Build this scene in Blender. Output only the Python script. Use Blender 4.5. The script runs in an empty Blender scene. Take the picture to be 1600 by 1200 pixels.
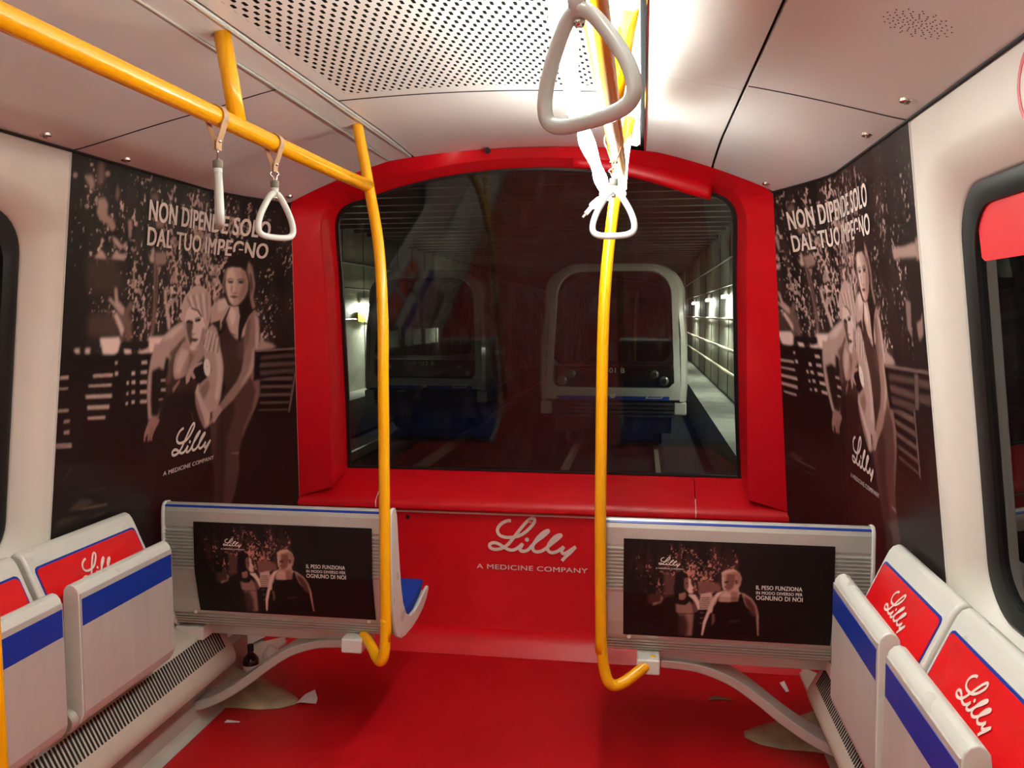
import bpy, bmesh, math, json, random
import numpy as np
from mathutils import Vector, Matrix

# ---------------------------------------------------------------- camera, world, exposure
SC = bpy.context.scene
COL = SC.collection
CAMP = Vector((0.449, 0.0, 1.45))
YAW, PIT, ROL = 0.1555, 0.0837, 0.0023
cam_data = bpy.data.cameras.new('camera'); cam_data.sensor_fit = 'HORIZONTAL'
cam_data.sensor_width = 36.0; cam_data.lens = 36.0 * 1291.0 / 1600.0
cam_data.clip_start = 0.02; cam_data.clip_end = 200
cam = bpy.data.objects.new('camera', cam_data); COL.objects.link(cam); SC.camera = cam
_f = Vector((-math.sin(YAW) * math.cos(PIT), math.cos(YAW) * math.cos(PIT), -math.sin(PIT)))
_r = Vector((math.cos(YAW), math.sin(YAW), 0)); _d = _f.cross(_r)
_r2 = _r * math.cos(ROL) + _d * math.sin(ROL); _d2 = _d * math.cos(ROL) - _r * math.sin(ROL)
cam.matrix_world = Matrix(((_r2.x, -_d2.x, -_f.x, CAMP.x), (_r2.y, -_d2.y, -_f.y, CAMP.y), (_r2.z, -_d2.z, -_f.z, CAMP.z), (0, 0, 0, 1)))
w = bpy.data.worlds.new('world'); SC.world = w; w.use_nodes = True
w.node_tree.nodes['Background'].inputs[0].default_value = (0.02, 0.022, 0.02, 1)
w.node_tree.nodes['Background'].inputs[1].default_value = 0.3
SC.view_settings.view_transform = 'Standard'; SC.view_settings.look = 'None'
SC.view_settings.exposure = 1.05; SC.view_settings.gamma = 1.0; SC.view_settings.use_curve_mapping = False
SC.cycles.max_bounces = 8; SC.cycles.transparent_max_bounces = 16
SC.cycles.sample_clamp_indirect = 6.0
SC.cycles.use_denoising = True
LED_RIBBON, LED_STRIP, FILL_REAR = 46.0, 3.6, 9.5

def area(name, loc, size, energy, rot=(0, 0, 0), color=(1, .97, .93), sy=None):
    l = bpy.data.lights.new(name, 'AREA'); l.energy = energy; l.color = color
    l.shape = 'RECTANGLE'; l.size = size; l.size_y = sy or size
    o = bpy.data.objects.new(name, l); o.location = loc; o.rotation_euler = rot; COL.objects.link(o); return o
# ---------------------------------------------------------------- materials
def srgb(c):
    return tuple(((v / 255) / 12.92 if v / 255 <= .04045 else ((v / 255 + .055) / 1.055) ** 2.4) for v in c) + (1,)
MATS = {}
def mat(name, col, rough=.5, metal=0, spec=.5, noise=0, nscale=8, coat=0, bump=0, bscale=60, emit=None, es=0, stretch=None):
    if name in MATS: return MATS[name]
    m = bpy.data.materials.new(name); m.use_nodes = True; nt = m.node_tree; b = nt.nodes['Principled BSDF']
    b.inputs['Base Color'].default_value = srgb(col); b.inputs['Roughness'].default_value = rough
    b.inputs['Metallic'].default_value = metal; b.inputs['Specular IOR Level'].default_value = spec
    b.inputs['Coat Weight'].default_value = coat
    if emit: b.inputs['Emission Color'].default_value = srgb(emit); b.inputs['Emission Strength'].default_value = es
    tc = nt.nodes.new('ShaderNodeTexCoord'); src = tc.outputs['Object']
    if stretch:
        mp = nt.nodes.new('ShaderNodeMapping'); mp.inputs['Scale'].default_value = stretch
        nt.links.new(src, mp.inputs[0]); src = mp.outputs[0]
    n = nt.nodes.new('ShaderNodeTexNoise'); n.inputs['Scale'].default_value = nscale; n.inputs['Detail'].default_value = 6
    nt.links.new(src, n.inputs['Vector'])
    if noise:
        r = nt.nodes.new('ShaderNodeMapRange'); r.inputs[1].default_value = .3; r.inputs[2].default_value = .7
        r.inputs[3].default_value = 1 - noise; r.inputs[4].default_value = 1 + noise * .35
        nt.links.new(n.outputs[0], r.inputs[0])
        mx = nt.nodes.new('ShaderNodeVectorMath'); mx.operation = 'SCALE'; mx.inputs[0].default_value = srgb(col)[:3]
        nt.links.new(r.outputs[0], mx.inputs['Scale']); nt.links.new(mx.outputs[0], b.inputs['Base Color'])
    r2 = nt.nodes.new('ShaderNodeMapRange'); r2.inputs[3].default_value = max(rough - .07, .02); r2.inputs[4].default_value = min(rough + .1, 1)
    if noise: nt.links.new(n.outputs[0], r2.inputs[0]); nt.links.new(r2.outputs[0], b.inputs['Roughness'])
    if bump:
        n2 = nt.nodes.new('ShaderNodeTexNoise'); n2.inputs['Scale'].default_value = bscale
        nt.links.new(src, n2.inputs['Vector'])
        bp = nt.nodes.new('ShaderNodeBump'); bp.inputs['Strength'].default_value = bump; bp.inputs['Distance'].default_value = .002
        nt.links.new(n2.outputs[0], bp.inputs['Height']); nt.links.new(bp.outputs[0], b.inputs['Normal'])
    MATS[name] = m; return m
RED = mat('red_film', (214, 4, 22), .38, noise=.06, nscale=3, bump=.1, bscale=14)
REDFLOOR = mat('red_floor', (188, 4, 16), .45, noise=.16, nscale=3.2, bump=.12, bscale=10)
REDSEAT = mat('red_seat_film', (222, 14, 22), .32, noise=.04)
WHITEWALL = mat('cream_wall', (222, 214, 202), .42, noise=.03, nscale=2)
CEIL = mat('ceiling_grey', (222, 216, 210), .36, metal=.1, noise=.05, nscale=2.5)
ALU = mat('brushed_aluminium', (196, 190, 180), .36, metal=.35, noise=.05, nscale=30, stretch=(1, .05, 1))
ALUPAN = mat('brushed_pan', (206, 198, 190), .42, metal=.3, noise=.07, nscale=26, stretch=(1, 1, .08))
SHELL = mat('seat_shell_grey', (196, 192, 182), .3, metal=.35, noise=.04)
CREAM = mat('cream_plastic', (218, 214, 204), .28, noise=.03)
BEIGE = mat('beige_box', (196, 184, 168), .42, noise=.08, nscale=7)
SKIRT = mat('dirty_skirt', (186, 182, 170), .55, noise=.3, nscale=9, stretch=(1, .3, 1))
BLUE = mat('blue_film', (8, 50, 150), .35)
BLUESEAT = mat('blue_cushion', (12, 52, 150), .6, bump=.3, bscale=300)
YEL = mat('yellow_paint', (255, 178, 10), .25, coat=.15, spec=.5)
DARK = mat('dark_gap', (22, 20, 19), .7)
RUBBER = mat('black_rubber', (16, 17, 17), .4)
LETTER = mat('white_lettering', (232, 214, 202), .5)
STRAP = mat('tan_strap', (196, 158, 122), .5, noise=.1, nscale=40)
HANDLE = mat('handle_grey', (214, 220, 214), .22, coat=.4)
COLLAR = mat('collar_grey', (120, 114, 102), .4)
CHROME = mat('chrome', (220, 215, 205), .15, metal=1)
DIRTY = mat('dirty_foot', (172, 156, 122), .6, noise=.35, nscale=14)
PAPER = mat('paper', (232, 228, 222), .7, noise=.1, nscale=50)
BOTTLE = mat('brown_bottle', (26, 12, 10), .15, coat=.6)
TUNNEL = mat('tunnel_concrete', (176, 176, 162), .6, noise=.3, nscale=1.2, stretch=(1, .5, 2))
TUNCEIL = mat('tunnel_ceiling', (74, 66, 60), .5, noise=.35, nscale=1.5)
TUNFLOOR = mat('tunnel_floor', (22, 24, 26), .9, spec=.1, noise=.4, nscale=3)
WALKWAY = mat('walkway', (140, 142, 130), .8, noise=.3, spec=.2, nscale=2.5)
TRAIN = mat('train_body', (198, 196, 186), .25, coat=.3, noise=.06, nscale=2)
TRAINDK = mat('train_black', (14, 15, 17), .2, coat=.5)
TRAINBLUE = mat('train_blue', (34, 58, 150), .35)
TRAINUND = mat('train_underframe', (26, 27, 28), .6, noise=.3)
GREEN = mat('green_grey_frame', (70, 92, 84), .5)
BRICK = mat('terracotta_panel', (150, 62, 48), .6, noise=.2)
LAMPE = mat('tunnel_lamp', (255, 255, 245), .5, emit=(250, 255, 245), es=22)
LEDM = mat('led_light', (255, 255, 255), .5, emit=(246, 255, 250), es=LED_RIBBON)
LEDS = mat('led_fixture', (255, 255, 255), .5, emit=(246, 255, 250), es=LED_STRIP)
FILLM = mat('rear_fill', (255, 255, 255), .5, emit=(250, 255, 250), es=FILL_REAR)

def glass_mat(name, tint, refl, dirt, strong=.12):
    m = bpy.data.materials.new(name); m.use_nodes = True; nt = m.node_tree; nt.nodes.clear()
    out = nt.nodes.new('ShaderNodeOutputMaterial')
    tr = nt.nodes.new('ShaderNodeBsdfTransparent'); tr.inputs[0].default_value = tint
    gl = nt.nodes.new('ShaderNodeBsdfGlossy'); gl.inputs['Roughness'].default_value = .015
    fr = nt.nodes.new('ShaderNodeFresnel'); fr.inputs[0].default_value = refl
    mx = nt.nodes.new('ShaderNodeMixShader')
    nt.links.new(fr.outputs[0], mx.inputs[0]); nt.links.new(tr.outputs[0], mx.inputs[1]); nt.links.new(gl.outputs[0], mx.inputs[2])
    df = nt.nodes.new('ShaderNodeBsdfDiffuse'); df.inputs[0].default_value = (.35, .34, .32, 1)
    tc = nt.nodes.new('ShaderNodeTexCoord'); mp = nt.nodes.new('ShaderNodeMapping'); mp.inputs['Scale'].default_value = (9, 9, 1.4)
    n = nt.nodes.new('ShaderNodeTexNoise'); n.inputs['Scale'].default_value = 3; n.inputs['Detail'].default_value = 8
    nt.links.new(tc.outputs['Object'], mp.inputs[0]); nt.links.new(mp.outputs[0], n.inputs['Vector'])
    r = nt.nodes.new('ShaderNodeMapRange'); r.inputs[1].default_value = .5; r.inputs[2].default_value = .85; r.inputs[3].default_value = dirt * .15; r.inputs[4].default_value = dirt
    nt.links.new(n.outputs[0], r.inputs[0])
    m2 = nt.nodes.new('ShaderNodeMixShader'); nt.links.new(r.outputs[0], m2.inputs[0])
    nt.links.new(mx.outputs[0], m2.inputs[1]); nt.links.new(df.outputs[0], m2.inputs[2]); nt.links.new(m2.outputs[0], out.inputs[0])
    return m
GLASS = glass_mat('cab_window_glass', (.66, .68, .66, 1), 1.5, .07)
GLASS2 = glass_mat('side_window_glass', (.6, .63, .6, 1), 1.4, .03)
GLASS3 = glass_mat('train_windscreen_glass', (.82, .82, .82, 1), 1.35, .02)

def vcol_mat(name, rough=.4):
    m = bpy.data.materials.new(name); m.use_nodes = True; nt = m.node_tree; b = nt.nodes['Principled BSDF']
    a = nt.nodes.new('ShaderNodeAttribute'); a.attribute_name = 'print'
    nt.links.new(a.outputs['Color'], b.inputs['Base Color']); b.inputs['Roughness'].default_value = rough; b.inputs['Specular IOR Level'].default_value = .25
    return m
PRINT = vcol_mat('poster_print', .42)
# ---------------------------------------------------------------- object helpers
def link(name, me, m=None, parent=None, smooth=False):
    o = bpy.data.objects.new(name, me); COL.objects.link(o)
    if m: me.materials.append(m)
    if parent: o.parent = parent; o.matrix_parent_inverse = parent.matrix_world.inverted()
    if smooth:
        for p in me.polygons: p.use_smooth = True
    return o
def mesh(name, vs, fs, m=None, parent=None, smooth=False, bevel=0, weld=False, solid=0, sharp=None):
    me = bpy.data.meshes.new(name); me.from_pydata([tuple(v) for v in vs], [], fs); me.update()
    bm = bmesh.new(); bm.from_mesh(me)
    if weld: bmesh.ops.remove_doubles(bm, verts=bm.verts, dist=1e-5)
    if not solid: bmesh.ops.recalc_face_normals(bm, faces=bm.faces)
    bm.to_mesh(me); bm.free()
    o = link(name, me, m, parent, smooth)
    if solid:
        s = o.modifiers.new('s', 'SOLIDIFY'); s.thickness = solid; s.offset = 0
    if bevel:
        b = o.modifiers.new('b', 'BEVEL'); b.width = bevel; b.segments = 3; b.limit_method = 'ANGLE'; b.angle_limit = .6
    if sharp is not None: me.set_sharp_from_angle(angle=sharp)
    return o
def empty(name, loc):
    o = bpy.data.objects.new(name, None); COL.objects.link(o); o.location = loc; o.empty_display_size = .05
    o.matrix_world = Matrix.Translation(loc); return o
def tag(o, label, cat, group=None):
    o['label'] = label; o['category'] = cat
    if group: o['group'] = group
    return o
def struct(o): o['kind'] = 'structure'; return o
class B:
    def __init__(s): s.v = []; s.f = []
    def add(s, v, f):
        n = len(s.v); s.v += [tuple(p) for p in v]; s.f += [tuple(i + n for i in q) for q in f]; return s
    def box(s, x0, x1, y0, y1, z0, z1):
        v = [(x, y, z) for x in (x0, x1) for y in (y0, y1) for z in (z0, z1)]
        return s.add(v, [(0, 1, 3, 2), (4, 6, 7, 5), (0, 4, 5, 1), (2, 3, 7, 6), (0, 2, 6, 4), (1, 5, 7, 3)])
    def grid(s, rows, closeu=False, closev=False):
        nr, nc = len(rows), len(rows[0]); v = [p for r in rows for p in r]; f = []
        for i in range(nr if closev else nr - 1):
            for j in range(nc if closeu else nc - 1):
                a = i * nc + j; b = i * nc + (j + 1) % nc; c = ((i + 1) % nr) * nc + (j + 1) % nc; d = ((i + 1) % nr) * nc + j
                f.append((a, b, c, d))
        return s.add(v, f)
    def loft(s, rows, caps=True):
        s.grid(rows, closeu=True)
        n = len(rows[0]); base = len(s.v) - n * len(rows)
        if caps:
            s.f.append(tuple(base + i for i in range(n))); s.f.append(tuple(len(s.v) - n + i for i in range(n)))
        return s
    def tube(s, pts, r, n=12, sx=1, sy=1, up=None, closed=False):
        P = [Vector(p) for p in pts]; rows = []; N = None; m = len(P)
        for i, p in enumerate(P):
            if closed: t = (P[(i + 1) % m] - P[i - 1]).normalized()
            else: t = (P[min(i + 1, m - 1)] - P[max(i - 1, 0)]).normalized()
            if N is None:
                N = Vector(up) if up else (Vector((0, 0, 1)) if abs(t.z) < .9 else Vector((0, 1, 0)))
            N = (N - t * N.dot(t)).normalized(); Bn = t.cross(N)
            rr = r[i] if isinstance(r, (list, tuple)) else r
            rows.append([p + N * math.cos(a) * rr * sx + Bn * math.sin(a) * rr * sy for a in [2 * math.pi * k / n for k in range(n)]])
        if closed: s.grid(rows, closeu=True, closev=True)
        else: s.loft(rows)
        return s
    def lathe(s, prof, c, n=20, axis='z'):
        rows = []
        for r, h in prof:
            row = []
            for k in range(n):
                a = 2 * math.pi * k / n; x, y = r * math.cos(a), r * math.sin(a)
                row.append({'z': (c[0] + x, c[1] + y, c[2] + h), 'y': (c[0] + x, c[1] + h, c[2] + y), 'x': (c[0] + h, c[1] + x, c[2] + y)}[axis])
            rows.append(row)
        return s.loft(rows)
    def obj(s, name, m, parent=None, **k): return mesh(name, s.v, s.f, m, parent, **k)
def spline(pts, k=8, closed=False):
    P = [np.array(p, float) for p in pts]; n = len(P); out = []
    for i in range(n if closed else n - 1):
        if closed: a, b, c, d = P[i - 1], P[i], P[(i + 1) % n], P[(i + 2) % n]
        else: a, b, c, d = P[max(i - 1, 0)], P[i], P[i + 1], P[min(i + 2, n - 1)]
        for j in range(k):
            t = j / k; out.append(.5 * (2 * b + (c - a) * t + (2 * a - 5 * b + 4 * c - d) * t * t + (3 * b - a - 3 * c + d) * t ** 3))
    if not closed: out.append(P[-1])
    return out
# ---------------------------------------------------------------- shape of the car body
def xw(z): return 1.036 + (1.881 - z) * .115
def bnd(z): return .904 + (1.9 - z) * .107, 3.09 + (1.9 - z) * .255
def wallx(Y, z):
    a = xw(z); xb, Yb = bnd(z); Yk = 2.71 + (1.88 - z) * .2
    return a if Y <= Yk else a - (a - xb) * ((Y - Yk) / (Yb - Yk)) ** 1.3
def CW(Y): return 1.036 - .132 * max(0, (Y - 2.71) / .38) ** 1.3
def cz(x, Y):
    return 1.881 + .215 * (1 - min(1, (x / max(CW(min(Y, 3.095)), .9)) ** 2)) - .0
def cend(x):   # where the ceiling meets the red end frame
    return 3.075 + .15 * max(0, 1 - (abs(x) / .5) ** 2) ** 1.2
# ---------------------------------------------------------------- lettering
LOGO_PX = [[(555,200),(515,198),(450,226),(404,272),(388,322),(408,370),(460,398),(540,405),(640,390),(720,348),(795,280),(842,215),(840,172),(800,172),(745,215),(680,290),(600,392),(530,480),(465,530),(400,552),(335,552),(292,525),(298,487),(350,472),(410,490),(470,528),(530,558),(590,560),(645,530),(702,480)],
 [(702,480),(672,535),(672,566),(712,576),(765,558),(815,505),(870,450),(935,402),(995,350),(1016,322),(990,322),(930,360),(868,430),(826,510),(830,560),(872,582),(935,570),(995,530),(1055,480),(1120,428),(1166,384),(1158,370),(1110,385),(1055,435),(1012,505),(1010,560),(1052,590),(1110,580),(1160,550),(1205,515)],
 [(1205,515),(1178,565),(1192,600),(1235,590),(1292,552),(1348,515)], [(1348,515),(1280,590),(1225,640),(1180,690)]]
def logo2d(width):
    k = width / 1100; B_ = B(); hw = 20 * k
    def cv(p): x, y = p; return ((x - 265) * k, (690 - y + (x - 265) * .035) * k)
    q = 0
    for st in LOGO_PX:
        P = spline([cv(p) for p in st], 5); L, R = [], []; q0 = q; q += len(P)
        for i in range(len(P)):
            t = P[min(i + 1, len(P) - 1)] - P[max(i - 1, 0)]; t = t / (np.linalg.norm(t) + 1e-9); n = np.array([-t[1], t[0]])
            L.append(P[i] + n * hw); R.append(P[i] - n * hw)
        B_.grid([[(a[0], a[1], (q0 + i_) * k * .018) for i_, a in enumerate(L)], [(a[0], a[1], (q0 + i_) * k * .018) for i_, a in enumerate(R)]])
    cx, cy = cv((752, 432)); ring = [(cx + 26 * k * math.cos(a), cy + 26 * k * math.sin(a), 0) for a in [i * math.pi / 7 for i in range(14)]]
    B_.add(ring, [tuple(range(14))])
    return B_.v, B_.f
_tc = {}
def text2d(s, width, height, bold=.02):
    key = s
    if key not in _tc:
        c = bpy.data.curves.new('t', 'FONT'); c.body = s; c.size = 1; c.resolution_u = 4; c.space_character = 1.06
        o = bpy.data.objects.new('t', c); COL.objects.link(o); bpy.context.view_layer.update()
        me = bpy.data.meshes.new_from_object(o.evaluated_get(bpy.context.evaluated_depsgraph_get()))
        _tc[key] = ([tuple(v.co) for v in me.vertices], [tuple(p.vertices) for p in me.polygons])
        bpy.data.objects.remove(o); bpy.data.curves.remove(c); bpy.data.meshes.remove(me)
    V, F = _tc[key]; x0 = min(v[0] for v in V); x1 = max(v[0] for v in V); y0 = min(v[1] for v in V); y1 = max(v[1] for v in V)
    base = [((v[0] - x0) / (x1 - x0) * width, (v[1] - y0) / (y1 - y0) * height) for v in V]; OV, OF = [], []
    for k_, (ex, ey) in enumerate(((0, 0), (-1, -.4), (1, -.4), (-1, .4), (1, .4)) if bold else ((0, 0),)):   # heavier strokes
        n0 = len(OV); OV += [(a + ex * bold * height, b_ + ey * bold * height, k_ * .00012) for a, b_ in base]; OF += [tuple(i + n0 for i in f) for f in F]
    return OV, OF
def lay(name, VF, place, m, parent, cut=None, drop=None):
    """puts flat lettering on a surface: place(u, v) -> point"""
    me = bpy.data.meshes.new(name); me.from_pydata(VF[0], [], VF[1])
    if cut:
        bm = bmesh.new(); bm.from_mesh(me); xs = [v.co.x for v in bm.verts]; ys = [v.co.y for v in bm.verts]
        for ax, lo, hi in ((0, min(xs), max(xs)), (1, min(ys), max(ys))):
            q = lo + cut
            while q < hi:
                co = (q, 0, 0) if ax == 0 else (0, q, 0); no = (1, 0, 0) if ax == 0 else (0, 1, 0)
                bmesh.ops.bisect_plane(bm, geom=bm.verts[:] + bm.edges[:] + bm.faces[:], plane_co=co, plane_no=no); q += cut
        if drop: bmesh.ops.delete(bm, geom=[f for f in bm.faces if drop(*f.calc_center_median()[:2])], context='FACES')
        bm.to_mesh(me); bm.free()
    for v in me.vertices:
        x, y, h = v.co; p = Vector(place(x, y))
        if h:
            nrm = (Vector(place(x + 1e-3, y)) - p).cross(Vector(place(x, y + 1e-3)) - p).normalized(); p += nrm * h
        v.co = p
    me.update(); return link(name, me, m, parent)
# ---------------------------------------------------------------- printed pictures (rasterised from shapes, stored per vertex)
def mask(shape, poly, blur, x0, z0, res):
    H, W = shape; p = np.array(poly, float).reshape(-1, 2) / 1000.0
    u = (p[:, 0] - x0) / res; v = (p[:, 1] - z0) / res; pad = int(blur * 3) + 2
    a0, a1 = max(0, int(u.min()) - pad), min(W, int(u.max()) + pad + 2); b0, b1 = max(0, int(v.min()) - pad), min(H, int(v.max()) + pad + 2)
    if a1 <= a0 or b1 <= b0: return None
    ss = 2; X, Y = np.meshgrid(np.arange((a1 - a0) * ss) / ss + a0 + .25, np.arange((b1 - b0) * ss) / ss + b0 + .25)
    ins = np.zeros(X.shape, bool); n = len(u)
    for i in range(n):
        j = (i + 1) % n
        if v[i] == v[j]: continue
        c = (v[i] > Y) != (v[j] > Y); ins ^= c & (X < (u[j] - u[i]) * (Y - v[i]) / (v[j] - v[i]) + u[i])
    m = ins.astype(float).reshape(b1 - b0, ss, a1 - a0, ss).mean((1, 3))
    k = max(0, int(round(blur)))
    for _ in range(2):
        if k:
            for ax in (0, 1):
                acc = np.zeros_like(m); c = 0
                for d in range(-k, k + 1):
                    wgt = k + 1 - abs(d); sh = np.zeros_like(m)
                    if abs(d) >= m.shape[ax]: continue
                    sl = [slice(None)] * 2; sr = [slice(None)] * 2
                    if d >= 0: sl[ax] = slice(d, None); sr[ax] = slice(0, m.shape[ax] - d)
                    else: sl[ax] = slice(0, d); sr[ax] = slice(-d, None)
                    sh[tuple(sl)] = m[tuple(sr)]; acc += sh * wgt; c += wgt
                m = acc / c
        k = k // 2
    return m, a0, a1, b0, b1
def paint(img, shapes, x0, z0, res, bk):
    for col, blur, poly in shapes:
        q = mask(img.shape[:2], poly, blur * bk, x0, z0, res)
        if q is None: continue
        m, a0, a1, b0, b1 = q; c = np.array(srgb(col)[:3])
        img[b0:b1, a0:a1] = img[b0:b1, a0:a1] * (1 - m[..., None]) + c * m[..., None]
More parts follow.
